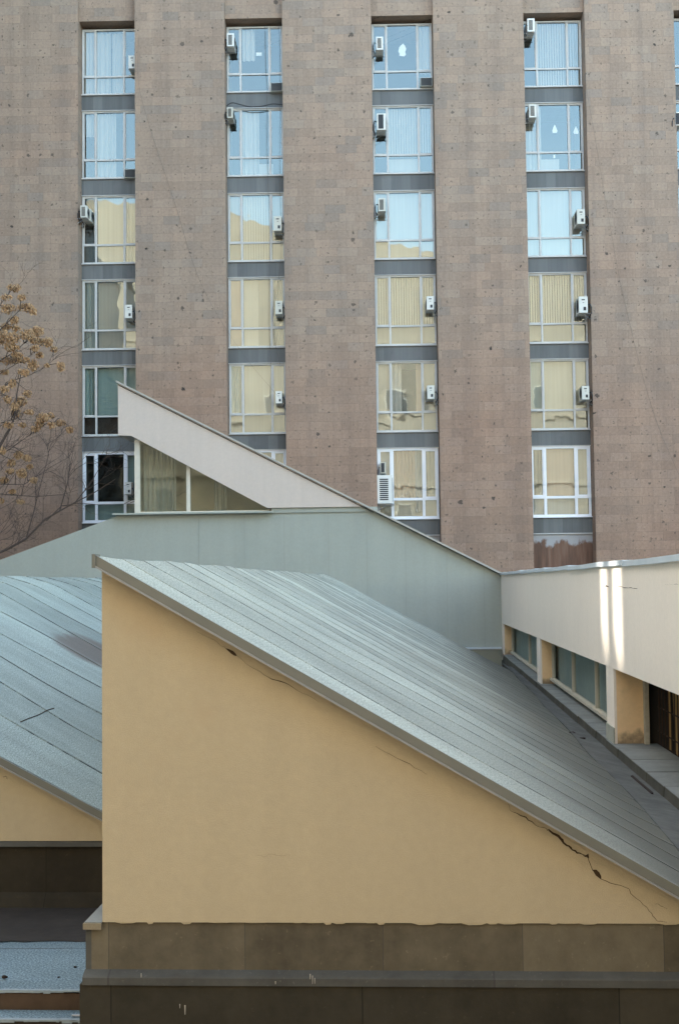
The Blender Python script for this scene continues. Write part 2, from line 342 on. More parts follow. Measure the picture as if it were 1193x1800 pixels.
STRIP = mat_concrete('brown_felt_strip', (0.026, 0.022, 0.018), (0.05, 0.042, 0.035), 30.0)
DECK = mat_felt('deck_felt', (0.125, 0.17, 0.185), (0.032, 0.026, 0.021), strip=1.3, dirt_u=(99, 100), off=0.1)
KERBM = mat_concrete('kerb_felt', (0.14, 0.145, 0.13), (0.235, 0.24, 0.22), 30.0, 0.0)
RUST = plain('rusty_brown_face', (0.065, 0.042, 0.026), 0.9, 0.15, var=0.35, scale=8.0)
BAR = plain('rusty_iron_bars', (0.05, 0.03, 0.02), 0.8, 0.3)
BARK = plain('grey_brown_bark', (0.10, 0.075, 0.062), 0.9, 0.1, var=0.25)
SEED = plain('dry_tan_seeds', (0.42, 0.262, 0.137), 0.8, 0.2, var=0.35, scale=5.0)
BRICK = plain('broken_brick', (0.03, 0.022, 0.018), 0.9, 0.1, var=0.3)
GROUND = plain('asphalt', (0.05, 0.05, 0.05), 0.95, 0.1, var=0.3, scale=1.0)
TANB = mat_plaster('ochre_render', (0.31, 0.292, 0.258), 0.05, bump=0.1)
GREYB = mat_plaster('grey_render', (0.35, 0.34, 0.32), 0.05, bump=0.1)

# ------------------------------------------------------------------ ground
g = MB().quad((-400, -400, -9), (400, -400, -9), (400, 600, -9), (-400, 600, -9)).build('ground', GROUND); tag(g, kind='structure')

# ------------------------------------------------------------------ office tower
office = thing('office_building', 'tall office building of pink-brown stone piers with vertical strips of windows', 'building', FO, FA)
OPEN = [(-11.70, -9.28), (-5.48, -3.03), (0.73, 3.34), (7.14, 9.71), (13.45, 15.95)]
REC, TOPH, BOT = 0.82, 36.0, -9.0
edges = [-22.0] + [e for o in OPEN for e in o] + [40.0]
for i in range(0, len(edges), 2):
    MB().box(edges[i], edges[i+1], 0, 16, BOT, TOPH).build('pier', STONE, office)
TOPS = [23.87, 20.28, 16.59, 12.96, 9.28, 5.60]; BOTS = [21.0, 17.35, 13.67, 9.98, 6.31, 2.64]
# curtains: (from, to as shares of the window width, style, colour, drop share)
CUR = {(0,0): [(0.02,.24,'drape','white',1),(.25,.5,'drape','white',1),(.52,.74,'drape','white',1)], (0,1): [(.25,.60,'drape','white',1),(0.04,.22,'drape','white',.35)],
 (0,2): [(.27,.74,'blind','cream',1),(.76,.98,'drape','cream',1)], (0,3): [(.02,.24,'drape','green',1),(.27,.73,'blind','cream',.73),(.27,.98,'roll','beige',1)],
 (0,4): [(.02,.24,'drape','green',.73),(.26,.98,'roll','green',.73),(.02,.98,'board','brown',-.27)], (0,5): [(.76,.98,'roll','green',.7),(.02,.98,'roll','green',-.27)],
 (1,0): [(.27,.5,'drape','white',.5)], (1,1): [(.26,.56,'drape','white',1),(.3,.8,'roll','white',-.2)], (1,2): [(.02,.24,'roll','beige',1),(.26,.76,'blind','cream',1),(.78,.98,'roll','beige',1)],
 (1,3): [(.02,.24,'roll','peach',1),(.26,.52,'roll','cream',1),(.52,.78,'roll','beige',1),(.8,.98,'drape','beige',1)], (1,4): [(.02,.22,'drape','green',.73),(.26,.98,'roll','cream',.73),(.02,.98,'roll','beige',-.27)],
 (1,5): [(.02,.98,'roll','beige',1)],
 (2,0): [(.75,.98,'drape','white',.75)], (2,1): [(.26,.98,'blind','white',.74),(.26,.75,'roll','white',-.24)], (2,2): [(.02,.98,'roll','white',.72),(.02,.98,'roll','cream',-.27)],
 (2,3): [(.02,.98,'blind','cream',.73),(.02,.98,'roll','beige',-.27)], (2,4): [(.02,.24,'roll','beige',.73),(.76,.98,'roll','beige',.73),(.26,.42,'drape','white',.73),(.66,.76,'roll','peach',.73),(.02,.98,'roll','beige',-.27)],
 (2,5): [(.26,.62,'drape','peach',.73),(.02,.24,'roll','white',.73),(.62,.75,'drape','white',.9),(.76,.98,'drape','cream',.73),(.02,.98,'roll','cream',-.27)],
 (3,0): [(.26,.98,'blind','white',1)], (3,1): [(.02,.3,'drape','white',1),(.28,.6,'roll','white',-.2)], (3,2): [(.02,.98,'roll','white',1)], (3,3): [(.02,.98,'blind','cream',.73),(.02,.98,'roll','beige',-.27)],
 (3,4): [(.02,.24,'roll','green',.73),(.26,.98,'roll','cream',.73),(.02,.98,'roll','beige',-.27)], (3,5): [(.26,.75,'roll','peach',.73),(.02,.24,'drape','beige',.73),(.02,.75,'roll','white',-.27),(.76,.98,'roll','cream',1)]}
def curtain(mb, x0, x1, z0, z1, y, style):
    wd = x1-x0
    if style == 'blind':
        n = max(3, int(wd/0.105)); s = wd/n
        for i in range(n):
            a = x0+i*s; mb.quad((a+.004, y-.028, z0), (a+s*.93, y+.03, z0), (a+s*.93, y+.03, z1), (a+.004, y-.028, z1))
    elif style == 'drape':
        n = max(10, int(wd/0.022)); ph = rnd.random()*6; pts = []
        for i in range(n+1):
            t = i/n; x = x0+wd*t; pts.append((x, y+.035*math.sin(x*38+ph+1.2*math.sin(x*9))+.015*math.sin(x*83)))
        for i in range(n):
            mb.quad((pts[i][0], pts[i][1], z0), (pts[i+1][0], pts[i+1][1], z0), (pts[i+1][0], pts[i+1][1], z1), (pts[i][0], pts[i][1], z1))
    else:
        mb.box(x0, x1, y, y+.012, z0, z1)
for ci, (a, b) in enumerate(OPEN):
    wd = b-a
    # stone lintel over the top window and the wall above it
    MB().box(a, b, 0.30, 15, 24.02, TOPH).build('lintel', STONE, office)
    for ri in range(6):
        zt, zb = TOPS[ri], BOTS[ri]; h = zt-zb; new = ri == 5
        fm = FRAMEN if new else FRAME; t = 0.075 if new else 0.05
        L, Rr = a+.02, b-.02
        m1, m2 = L+(Rr-L)*.245, L+(Rr-L)*.755; tz = zb+h*.275
        fr = MB(); y0, y1 = REC-.03, REC+.06
        fr.box(L, L+t*1.3, y0, y1, zb, zt); fr.box(Rr-t*1.3, Rr, y0, y1, zb, zt)
        fr.box(L+t*1.3, Rr-t*1.3, y0, y1, zt-t*1.2, zt); fr.box(L+t*1.3, Rr-t*1.3, y0, y1, zb, zb+t*1.2)
        for mx in (m1, m2): fr.box(mx-t*.75, mx+t*.75, y0-.01, y1, zb+t*1.2, zt-t*1.2)
        for s0, s1 in ((L+t*1.3, m1-t*.75), (m1+t*.75, m2-t*.75), (m2+t*.75, Rr-t*1.3)): fr.box(s0, s1, y0+.004, y1, tz-t*.7, tz+t*.7)
        q = t*.62                                 # casement sashes in the two side lights
        for s0, s1 in ((L+t*1.3, m1-t*.75), (m2+t*.75, Rr-t*1.3)):
            zz0, zz1 = tz+t*.7, zt-t*1.2
            fr.box(s0, s0+q, y0+.018, y1-.005, zz0, zz1); fr.box(s1-q, s1, y0+.018, y1-.005, zz0, zz1)
            fr.box(s0+q, s1-q, y0+.018, y1-.005, zz1-q, zz1); fr.box(s0+q, s1-q, y0+.018, y1-.005, zz0, zz0+q)
        win = fr.build('window', fm, office)
        pn = MB()
        for s0, s1 in ((L, m1), (m1, m2), (m2, Rr)):
            for z0, z1 in ((zb, tz), (tz, zt)):
                d = [rnd.uniform(-.004, .004) for _ in range(3)]
                pn.quad((s0+.01, REC+.03+d[0], z0+.01), (s1-.01, REC+.03+d[1], z0+.01), (s1-.01, REC+.03+d[1]+d[2], z1-.01), (s0+.01, REC+.03+d[0]+d[2], z1-.01))
        pn.build('pane', GLASS0 if ci == 0 and ri > 3 else GLASS, win)
        MB().box(a+.005, b-.005, REC-.14, REC+.02, zb-.045, zb-.004).build('sill', fm, win)
        by = {}
        for k, (c0, c1, st, co, dr) in enumerate(CUR.get((ci, ri), [(.26, .98, 'drape', 'white', 1)])):
            mb = by.setdefault(co, MB()); x0, x1 = L+(Rr-L)*c0, L+(Rr-L)*c1
            z0, z1 = (zt-h*dr, zt-.06) if dr > 0 else (zb+.03, zb-h*dr)
            curtain(mb, x0, x1, max(z0, zb+.03), z1, REC+.16+.05*k, st)
        for co, mb in by.items():
            mb.build('blind' if co == 'brown' else 'curtain', CLOTH[co], win, smooth=False)
        if ri < 5:
            MB().box(a, b, REC-.06, 4.0, TOPS[ri+1]+.03, zb-.05).build('spandrel', SPAN, office)
            MB().box(a+.004, b-.004, REC-.09, REC+.05, TOPS[ri+1]+.002, TOPS[ri+1]+.028).build('drip_strip', FRAME, office)
    MB().box(a, b, REC-.06, 4.0, 1.95, 2.59).build('spandrel', SPAN, office)
    MB().box(a+.004, b-.004, REC-.09, REC+.05, 1.905, 1.945).build('drip_strip', FRAME, office)
    o = MB().box(a, b, REC-.02, 4.0, BOT, 1.90).build('panel', PEEL, office); o['label'] = 'rust stained peeling panel below the last window'
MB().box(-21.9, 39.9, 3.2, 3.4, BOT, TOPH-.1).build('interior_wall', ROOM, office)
# paper ornaments taped inside the glass
def paper(ci, px, py, pts, sc_):
    u, z = fac(px, py, REC+.05); mb = MB()
    mb.prism([(u+x*sc_, z+y*sc_) for x, y in pts], REC+.075, REC+.085); mb.build('paper_ornament', PAPER, office)
blob = [(-.5,-.9),(.3,-1),(.55,-.7),(.45,-.3),(.6,.2),(.45,.7),(.1,1.1),(-.2,.8),(-.5,.5),(-.65,-.2),(-.45,-.5)]
leaf = [(-.45,-.8),(.4,-.8),(.55,-.4),(.3,.3),(0,1.0),(-.35,.3),(-.55,-.3)]
paper(2, 707, 87, blob, .27); paper(3, 975, 226, leaf, .2); paper(3, 1012, 228, [(-x, y) for x, y in leaf], .19)
paper(1, 455, 94, [(-.6,-.35),(.6,-.35),(.6,.35),(-.6,.35)], .2)
paper(3, 974, 274, [(-.3,-.6),(.3,-.6),(.3,.6),(-.3,.6)], .12)

# ------------------------------------------------------------------ air conditioners
def ac_parts(side):                         # local: x along the facade, y into the building, z up; origin mid front end
    p = {}
    p['casing'] = MB().box(-.15, .15, 0, .78, -.28, .28)
    g_ = MB()
    if side == 'L':
        for k in range(11): g_.box(-.10, .07, -.008, .002, -.215+k*.04, -.190+k*.04)
    else:
        g_.box(-.06, .05, -.008, .002, .15, .19); g_.box(.0, .09, -.012, .002, -.20, -.08); g_.box(-.03, .03, -.01, .002, .06, .075)
    p['end_grille'] = g_
    s = 1 if side == 'L' else -1; fg = MB(); xs = .151*s
    for k in range(9):
        rr = .03+k*.025; pts = [(xs+.006*s, .34+rr*math.cos(t*math.pi/10), rr*math.sin(t*math.pi/10)) for t in range(21)]
        fg.tube(pts, .004, 4)
    fg.tube([(xs+.006*s, .34, -.24), (xs+.006*s, .34, .24)], .006, 4); fg.tube([(xs+.006*s, .1, 0), (xs+.006*s, .58, 0)], .006, 4)
    p['fan_grille'] = fg
    return p
AC = {}
for side in 'LR':
    AC[side] = {}
    for k, mb in ac_parts(side).items():
        me_o = mb.build(k, DARK if 'grille' in k else ACW, None); AC[side][k] = me_o.data
        bpy.data.objects.remove(me_o)
    s = -1 if side == 'L' else 1
    for k, yy in enumerate((.14, .62)):
        br = MB().box(-.19, .19+0*s, yy-.015, yy+.015, -.31, -.285)
        br.box(min(.17*s, .34*s), max(.17*s, .34*s), yy-.015, yy+.015, -.31, -.285); br.tube([(.33*s, yy, -.30), (-.05*s, yy, -.30), (.33*s, yy, -.52)], .012, 4)
        o = br.build('bracket', GALV); AC[side]['bracket%d' % k] = o.data; bpy.data.objects.remove(o)
    o = MB().tube([(.14*s, .05, .0), (.22*s, -.04, .0), (.27*s, -.05, -.12), (.27*s, .0, -.3), (.20*s, .1, -.42), (.30*s, .4, -.5)], .022, 6).build('pipe', CABLE, smooth=True)
    AC[side]['pipe'] = o.data; bpy.data.objects.remove(o)
ORD = ['first', 'second', 'third', 'fourth']; ROWN = ['top', 'second', 'third', 'fourth', 'fifth', 'lowest']
def ac(px, py, side, label, dep=.06, sc_=1.0, dark=False):
    u, z = fac(px, py, dep)
    P = FO + EU*u + EN*dep; P.z = z
    t = thing('air_conditioner', label, 'air conditioner', P, FA, 'air conditioners hung beside the office windows')
    t.scale = (sc_, 1, sc_); t.matrix_basis = t.matrix_basis @ Matrix.Diagonal((sc_, 1, sc_, 1))
    for k, me in AC[side].items():
        o = bpy.data.objects.new(k.rstrip('01'), me); COL.objects.link(o); o.parent = t
    if dark:
        MB().box(-.10, .07, -.016, -.009, -.24, .24).build('dark_cover', DARK, t)
    return t
W_ = 'window column'
ac(232, 108, 'R', 'air conditioner half hidden by the pier at the top window of first column', .25)
ac(147, 371, 'L', 'front air conditioner of the pair at third window down, first column', -.18, .95)
ac(154, 377, 'L', 'rear air conditioner of the pair at third window down, first column', .35, .95)
ac(226, 547, 'R', 'white air conditioner at fourth window down in first column', .1)
ac(225, 858, 'R', 'white air conditioner behind bare branches at lowest window of first column', .3, .95)
ac(405, 69, 'L', 'slotted air conditioner at upper left of top window in second column', .1)
ac(404, 197, 'L', 'slotted air conditioner under the black hanging cable, second column', .0, .9)
ac(488, 392, 'R', 'white air conditioner at third window down in second column', .1, 1.05)
ac(490, 540, 'R', 'white air conditioner at fourth window down in second column', .1)
ac(490, 698, 'R', 'white air conditioner at fifth window down, second column, where a thin cable ends', .1, .95)
ac(667, 75, 'L', 'slotted air conditioner at top window of third column, left of paper ornament', .2)
ac(670, 213, 'L', 'white air conditioner with solid dark grille, second window down, third column', .1, 1.12, True)
ac(671, 359, 'L', 'slotted air conditioner at third window down in third column', .1)
ac(756, 532, 'R', 'white air conditioner at fourth window down in third column', .1)
ac(757, 689, 'R', 'white air conditioner at fifth window down in third column', .1)
ac(673, 822, 'L', 'smaller upper air conditioner of the stacked pair at lowest window, third column', .2, .9, True)
ac(676, 860, 'L', 'larger lower air conditioner of the stacked pair at lowest window, third column', .1, 1.45)
ac(933, 43, 'L', 'slotted air conditioner at the very top window of fourth column', .0)
ac(936, 194, 'L', 'slotted air conditioner at second window down in fourth column', .0)
ac(1021, 380, 'R', 'white air conditioner at third window down in fourth column', .0, 1.05)
ac(1025, 535, 'R', 'white air conditioner at fourth window down in fourth column', .0, 1.1)
ac(1029, 690, 'R', 'white air conditioner at fifth window down in fourth column', .0)
ac(1192, 208, 'L', 'air conditioner at the right edge of the picture, second window down', .0, 1.0, True)
def wac(px, py, label):
    u, z = fac(px, py, REC-.3); P = FO + EU*u + EN*(REC-.3); P.z = z
    t = thing('window_air_conditioner', label, 'air conditioner', P, FA, 'boxy air conditioners set in lower window panes')
    c = MB().box(-.26, .26, 0, .42, -.19, .19).build('casing', ACB, t, bevel=.015)
    gr = MB()
    for k in range(9): gr.box(-.215, .215, -.012, .001, -.155+k*.036, -.133+k*.036)
    gr.build('grille', DARK, t)
    MB().box(-.235, .235, -.004, .002, -.17, .17).build('grille_backing', plain('grey_fins', (0.13, 0.14, 0.14), 0.6), t)
wac(229, 304, 'boxy beige air conditioner in the lower pane of second window, first column')
wac(486, 152, 'boxy beige air conditioner in the lower pane of top window, second column')
wac(749, 143, 'boxy beige air conditioner in the lower pane of top window, third column')

# ------------------------------------------------------------------ cables on the facade
def cable(pts, label, rad=.012, name='cable', dep=-.04):
    P = []
    for px, py in pts:
        u, z = fac(px, py, dep); v = FO + EU*u + EN*dep; v.z = z; P.append(v)
    Q = []
    for i in range(len(P)-1):
        p0, p1, p2, p3 = P[max(i-1, 0)], P[i], P[i+1], P[min(i+2, len(P)-1)]
        for k in range(6):
            t = k/6; Q.append(0.5*((2*p1)+(p2-p0)*t+(2*p0-5*p1+4*p2-p3)*t*t+(3*p1-p0-3*p2+p3)*t**3))
    Q.append(P[-1]); tag(MB().tube(Q, rad, 5).build(name, WIRE if rad < .01 else CABLE, smooth=True), label, 'cable')
cable([(244, 60), (244, 148), (270, 244), (305, 349), (344, 475), (384, 556), (436, 634), (492, 700)], 'thin cable slanting from the first window column down to the second column', .0035)
cable([(1024, 40), (1027, 128), (1046, 244), (1084, 465), (1100, 540), (1127, 652), (1157, 750), (1200, 850)], 'thin cable slanting down the stone pier on the right', .0035)
cable([(398, 186), (408, 180), (425, 184), (440, 187), (460, 186), (480, 182), (499, 184)], 'thick black cable sagging across the second window column', .022, dep=.5)
cable([(465, 45), (466, 110), (469, 160), (468, 240), (470, 300), (474, 420), (472, 560), (476, 640), (474, 700)], 'thin vertical cable down the middle of the second window column', .006, dep=.6)
cable([(490, 45), (492, 160), (491, 300), (493, 460), (478, 560), (492, 640)], 'thin vertical cable along right side of the second window column', .005, dep=.55)

# ------------------------------------------------------------------ the skylights with felt roofs
def felt_roof(prof0, prof1, y0, y1, strip, wav=0.006, seed=1, lap=0.006):
    # ruled surface between two profiles [(x, z)...], laid as overlapping sheets across the slope
    r2 = random.Random(seed); mb = MB(); mb.uv = []
    n = len(prof0); L = [0.0]
    for i in range(1, n): L.append(L[-1]+math.hypot(prof0[i][0]-prof0[i-1][0], prof0[i][1]-prof0[i-1][1]))
    ph = [r2.random()*6 for _ in range(6)]
    def pt(i, y, dz):
        yn = y; xa = prof0[i][0]; y = y+(.09*math.sin(xa*.8+y*.9+ph[3])+.05*math.sin(xa*2.1+y*1.7+ph[4]))*min(1.0, max(0, (y-y0)/1.5))*min(1.0, (y1-y)/1.0)
        t = (y-y0)/(y1-y0); x = prof0[i][0]*(1-t)+prof1[i][0]*t; z = prof0[i][1]*(1-t)+prof1[i][1]*t
        a = wav*(math.sin(y*1.7+ph[0]+x)+.6*math.sin(y*4.1+ph[1]-x*.7)+.8*math.sin(x*2.3+y*.6+ph[2]))
        e = min(1.0, (y-y0)/1.0); return (x, y, z+a*e+dz)
    y = y0; k = 0
    ys = [y0]
    while y < y1-1e-4:
        y = min(y1, y+strip); ys.append(y)
    for k in range(len(ys)-1):
        b = len(mb.v); sub = 3
        for j in range(sub+1):
            yy = ys[k]+(ys[k+1]-ys[k])*j/sub
            for i in range(n):
                mb.v.append(pt(i, yy, lap*(1-j/sub))); mb.uv.append((L[i], yy-y0))
        for j in range(sub):
            for i in range(n-1):
                q = b+j*n+i; mb.f.append((q, q+1, q+n+1, q+n))
        # the lap edge
        b2 = len(mb.v)
        for i in range(n):
            for dz in (lap, -.002): mb.v.append(pt(i, ys[k], dz)); mb.uv.append((L[i], ys[k]-y0))
        for i in range(n-1): mb.f.append((b2+2*i, b2+2*i+1, b2+2*i+3, b2+2*i+2))
    # thickness: underside so the sheet is no paper
    return mb
def resample(pr, n=26):
    L = [0]
    for i in range(1, len(pr)): L.append(L[-1]+math.hypot(pr[i][0]-pr[i-1][0], pr[i][1]-pr[i-1][1]))
    out = []
    for k in range(n):
        d = L[-1]*k/(n-1); i = 1
        while i < len(L)-1 and L[i] < d: i += 1
        t = (d-L[i-1])/(L[i]-L[i-1]); out.append((pr[i-1][0]*(1-t)+pr[i][0]*t, pr[i-1][1]*(1-t)+pr[i][1]*t))
    return out

ZB = -2.567
sk = thing('front_skylight', 'tan plastered sawtooth skylight in the foreground with pale felt roof and cracked gable', 'skylight', (0, 10, -5))
kw = dict(parent=sk, inv=True)
near = [(-2.415, .217), (-1.9, -.082), (0, -1.170), (1.94, -2.285), (2.40, -2.545), (2.6, -2.62), (2.95, -2.70)]
far = [(-2.40, .205), (-1.95, .01), (0, -1.075), (1.78, -2.03), (2.3, -2.31), (2.6, -2.47), (2.72, -2.55), (2.95, -2.70)]
RY0, RY1 = 9.86, 36.0
felt_roof(resample(near), resample(far), RY0, RY1, .95).build('roof', FELT, fixn=False, smooth=False, **kw)
def rz(x, y):
    t = min(1, (y-RY0)/(RY1-RY0))
    def at(pr):
        for (xa, za), (xb, zb) in zip(pr, pr[1:]):
            if xa <= x <= xb: return za+(zb-za)*(x-xa)/(xb-xa)
    return at(near)*(1-t)+at(far)*t
gs = MB(); gs.uv = []; r0_ = random.Random(8); yy = 9.9; rows = []
while yy < 39.9:
    tt = (yy-9.9)/26.1; e0 = 2.44+min(1, tt)*.22+.03*math.sin(yy*.9); rows.append([(e0-.004, yy, rz(e0, yy)-.02), (e0, yy, rz(e0, yy)+.016), (2.8, yy, -2.585), (2.97, yy, -2.617)]); yy += .3
for q in rows:
    for p in q: gs.v.append(p); gs.uv.append((p[1]-9.9, p[0]))
for j in range(len(rows)-1):
    for i in range(3): k = j*4+i; gs.f.append((k, k+1, k+5, k+4))
gs.build('gutter_strip', GUT, fixn=False, **kw)
# gable wall
def zr(x): return .217-.5755*(x+2.415) 
MB().prism([(-2.40, ZB), (2.25, ZB), (2.25, zr(2.25)-.07), (1.94, zr(1.94)-.05), (-2.40, zr(-2.40)-.05)], 10.0, 10.25).build('gable_wall', TAN, **kw)
MB().prism([(-2.38, -2.9), (2.6, -2.9), (2.6, -2.5), (-2.38, -.05)], 35.6, 35.9).build('gable_wall', TAN, **kw)
# metal edge trim
def fascia(y0, y1, d0, d1, nm, mat, x0=-2.43, x1=2.2):
    xs = [x0, -1, .5, 1.94, x1]; top = [(x, zr(x)-d0) for x in xs]; bot = [(x, zr(x)-d1) for x in reversed(xs)]
    return MB().prism(top+bot, y0, y1).build(nm, mat, **kw)
fascia(9.845, 9.875, -.012, .066, 'edge_trim', FASCIA); fascia(9.832, 9.99, .067, .082, 'drip_edge', DRIP)
MB().box(-2.437, -2.41, 9.83, 9.99, .13, .235).build('trim_end', FASCIA, **kw)
MB().box(-2.40, 2.2, 10.26, 10.4, -2.9, -2.6).build('wall_base', TAN, **kw)
# glazed side towards the left, with a felt covered ledge in front
win = MB()
for k in range(13): win.box(-2.40, -2.34, 10.26+k*2.1, 10.36+k*2.1, ZB, .05)
win.box(-2.40, -2.34, 10.26, 35.6, -.05, .10); win.box(-2.40, -2.34, 10.26, 35.6, ZB, ZB+.1)
wn = win.build('window', FRAME, **kw)
o = MB().box(-2.372, -2.366, 10.3, 35.6, ZB+.1, -.05).build('pane', GLASS2, wn)
MB().box(-2.535, -2.405, 9.99, 35.6, ZB-.004, ZB+.004).build('side_ledge', KERBM, **kw)
MB().box(-2.545, -2.405, 9.975, 35.6, ZB-.05, ZB-.005).build('ledge_edge', mat_plaster('crumbling_cream_mortar', (0.20, 0.165, 0.11), .2, stain=(0.11, .085, .06)), **kw)
MB().box(-2.535, -2.49, 10.02, 35.6, -2.93, ZB-.05).build('corner_flashing', LEDGE, **kw)
MB().box(-2.49, 2.7, 10.02, 10.3, -2.935, ZB).build('plinth', PLINTH, **kw)
led = MB().prismx([(10.02, -2.925), (9.945, -2.955), (9.935, -2.965), (9.935, -3.02), (10.02, -3.02)], -2.54, 2.8).build('ledge', LEDGE, **kw)
MB().box(-2.565, 2.8, 9.955, 10.3, -5.0, -3.02).build('base_wall', BASE, **kw)
MB().box(-2.565, -2.45, 10.3, 35.6, -5.0, ZB-.06).build('side_wall', BASE, **kw)
# ragged plaster edge over the plinth
r3 = random.Random(4); top = []; x = -2.40; mb = MB()
while x < 2.2:
    wdt = r3.uniform(.05, .22); d = r3.choice([0, 0, .004, .010, .016]); mb.prism([(x, ZB), (x+wdt*.3, ZB-d), (x+wdt*.8, ZB-d*.8), (x+wdt, ZB)], 10.003, 10.018) if d else None; x += wdt
mb.build('ragged_plaster_edge', TAN, **kw)
# cracks
def crack(pts, wds, Y, parent, nm='crack'):
    mb = MB(); P = [atY(px, py, Y) for px, py in pts]; Lf = []; Rg = []
    for i, p in enumerate(P):
        d = (P[min(i+1, len(P)-1)]-P[max(i-1, 0)]).normalized(); nrm = Vector((-d.z, 0, d.x)); wv = wds[i]*.0032/2
        Lf.append(p+nrm*wv); Rg.append(p-nrm*wv)
    for i in range(len(P)-1): mb.quad(Lf[i], Lf[i+1], Rg[i+1], Rg[i])
    return mb.build(nm, CRACK, parent, True)
def fuzz(pts, wds, n=3, amp=1.6, seed=3):
    r4 = random.Random(seed); a = []; b = []
    for i in range(len(pts)-1):
        for k in range(n):
            t = k/n; a.append((pts[i][0]*(1-t)+pts[i+1][0]*t+r4.uniform(-amp, amp)*(k > 0), pts[i][1]*(1-t)+pts[i+1][1]*t+r4.uniform(-amp, amp)*(k > 0)))
            b.append((wds[i]*(1-t)+wds[i+1]*t)*r4.uniform(.7, 1.3))
    return a+[pts[-1]], b+[wds[-1]]
YC = 9.9965
crack(*fuzz([(893,1414),(899,1427),(924,1437),(941,1451),(960,1457),(966,1461),(981,1470),(990,1482),(1003,1491),(1014,1500),(1028,1504),(1034,1512),(1041,1530),(1056,1546),(1080,1555),(1105,1563),(1112,1575),(1130,1591),(1145,1606),(1155,1620),(1172,1622)],
            [.6,.8,2.5,.8,1,4,5,6,4,3,1.6,1.2,1.2,1.2,.9,.9,.9,.9,.8,.9,.6]), YC, sk)
crack([(1024,1504),(1028,1506),(1033,1503.5),(1034,1508),(1030,1507)], [.5,3,7,4,.5], YC-.001, sk)
crack([(1042,1530),(1046,1532),(1050,1537),(1054,1542),(1056,1546)], [2,9,11,7,1], YC-.001, sk)
crack([(397,1140),(402,1143),(408,1147),(413,1151),(416,1153)], [1,5,8,6,1], YC-.001, sk)
crack(*fuzz([(345,1110),(365,1120),(385,1132),(398,1141)], [.3,.4,.5,.6], seed=5), YC, sk)
crack(*fuzz([(416,1153),(440,1172),(465,1187),(485,1196),(508,1204),(530,1218),(560,1234)], [.4,.5,.5,1.8,1.0,.5,.3], seed=6), YC, sk)
crack(*fuzz([(660,1312),(685,1326),(720,1343),(750,1362)], [.5,.9,.8,.5], seed=7), YC, sk)
crack(*fuzz([(450,1504),(463,1507),(478,1502),(492,1505),(510,1504)], [.2,.35,.35,.35,.2], seed=8), YC, sk)
crack(*fuzz([(1150,1590),(1160,1593),(1172,1598)], [.5,.7,.4], seed=9), YC, sk)
# droppings and chips of lime on ledge and base
mb = MB()
for px, py, h_, w_ in ((545,1713,9,2),(549,1716,14,1.5),(553,1720,10,1.5),(325,1768,16,2.2),(316,1766,7,1.4),(248,1712,7,1.6),(484,1726,5,1.5)):
    p = atY(px, py, 9.929 if py < 1740 else 9.951); mb.prism([(p.x-w_*.0022, p.z), (p.x+w_*.0022, p.z), (p.x+w_*.001, p.z-h_*.0043), (p.x-w_*.001, p.z-h_*.0043)], p.y, p.y+.004)
mb.build('lime_drips', plain('lime_white', (0.33, 0.30, 0.24), .9, .1), **kw)

# ---- the skylight behind it on the left
s2 = thing('rear_skylight', 'smaller looking sawtooth skylight on the left behind the foreground one, felt roof with brown patch', 'skylight', (-5, 13.3, -3.3))
kw2 = dict(parent=s2, inv=True)
XR, ZR2 = -7.75, .19
near2 = [(XR, ZR2), (XR+.5, ZR2-.2), (-4.251, -1.712), (-3.2, -2.270), (-2.95, -2.38), (-2.7, -2.42), (-2.56, -2.43)]
far2 = [(XR, ZR2-.02), (XR+.6, ZR2-.14), (-5.6, -.75), (-4.2, -1.55), (-3.1, -2.2), (-2.8, -2.38), (-2.56, -2.42)]
rf2 = felt_roof(resample(near2), resample(far2), 13.16, 36.0, 1.42, seed=5, wav=.006, lap=.012); rf2.build('roof', FELTL, fixn=False, **kw2)
def zr2(x): return -1.712-.531*(x+4.251)
MB().prism([(XR+.02, -2.60), (-2.7, -2.60), (-2.75, -2.50), (-3.2, zr2(-3.2)-.05), (XR+.02, zr2(XR)-.05)], 13.3, 13.5).build('gable_wall', TAN, **kw2)
MB().prism([(XR-.02, zr2(XR)+.01), (-3.0, zr2(-3.0)+.01), (-3.0, zr2(-3)-.065), (XR-.02, zr2(XR)-.065)], 13.14, 13.17).build('edge_trim', FASCIA, **kw2)
MB().prism([(XR-.02, zr2(XR)-.066), (-3.0, zr2(-3.0)-.066), (-3.0, zr2(-3)-.08), (XR-.02, zr2(XR)-.08)], 13.13, 13.29).build('drip_edge', DRIP, **kw2)
MB().box(XR, -2.57, 13.32, 13.6, -3.26, -2.64).build('plinth', BASE2, **kw2)
MB().prismx([(13.32, -2.60), (13.27, -2.61), (13.26, -2.65), (13.32, -2.655)], XR, -2.57).build('flashing', LEDGE, **kw2)
MB().prismx([(13.32, -3.12), (13.27, -3.17), (13.22, -3.255), (13.32, -3.255)], XR, -2.57).build('cove', BASE2, **kw2)
MB().box(XR+.02, XR+.06, 13.5, 36, -3.2, .12).build('side_wall', TAN, **kw2)
MB().prism([(XR+.1, -3.2), (-2.57, -3.2), (-2.57, -2.5), (XR+.1, 0)], 35.6, 35.9).build('gable_wall', TAN, **kw2)
crack(*fuzz([(5,1366),(10,1365),(14,1370)], [1.2,1.4,.8]), 13.296, s2)
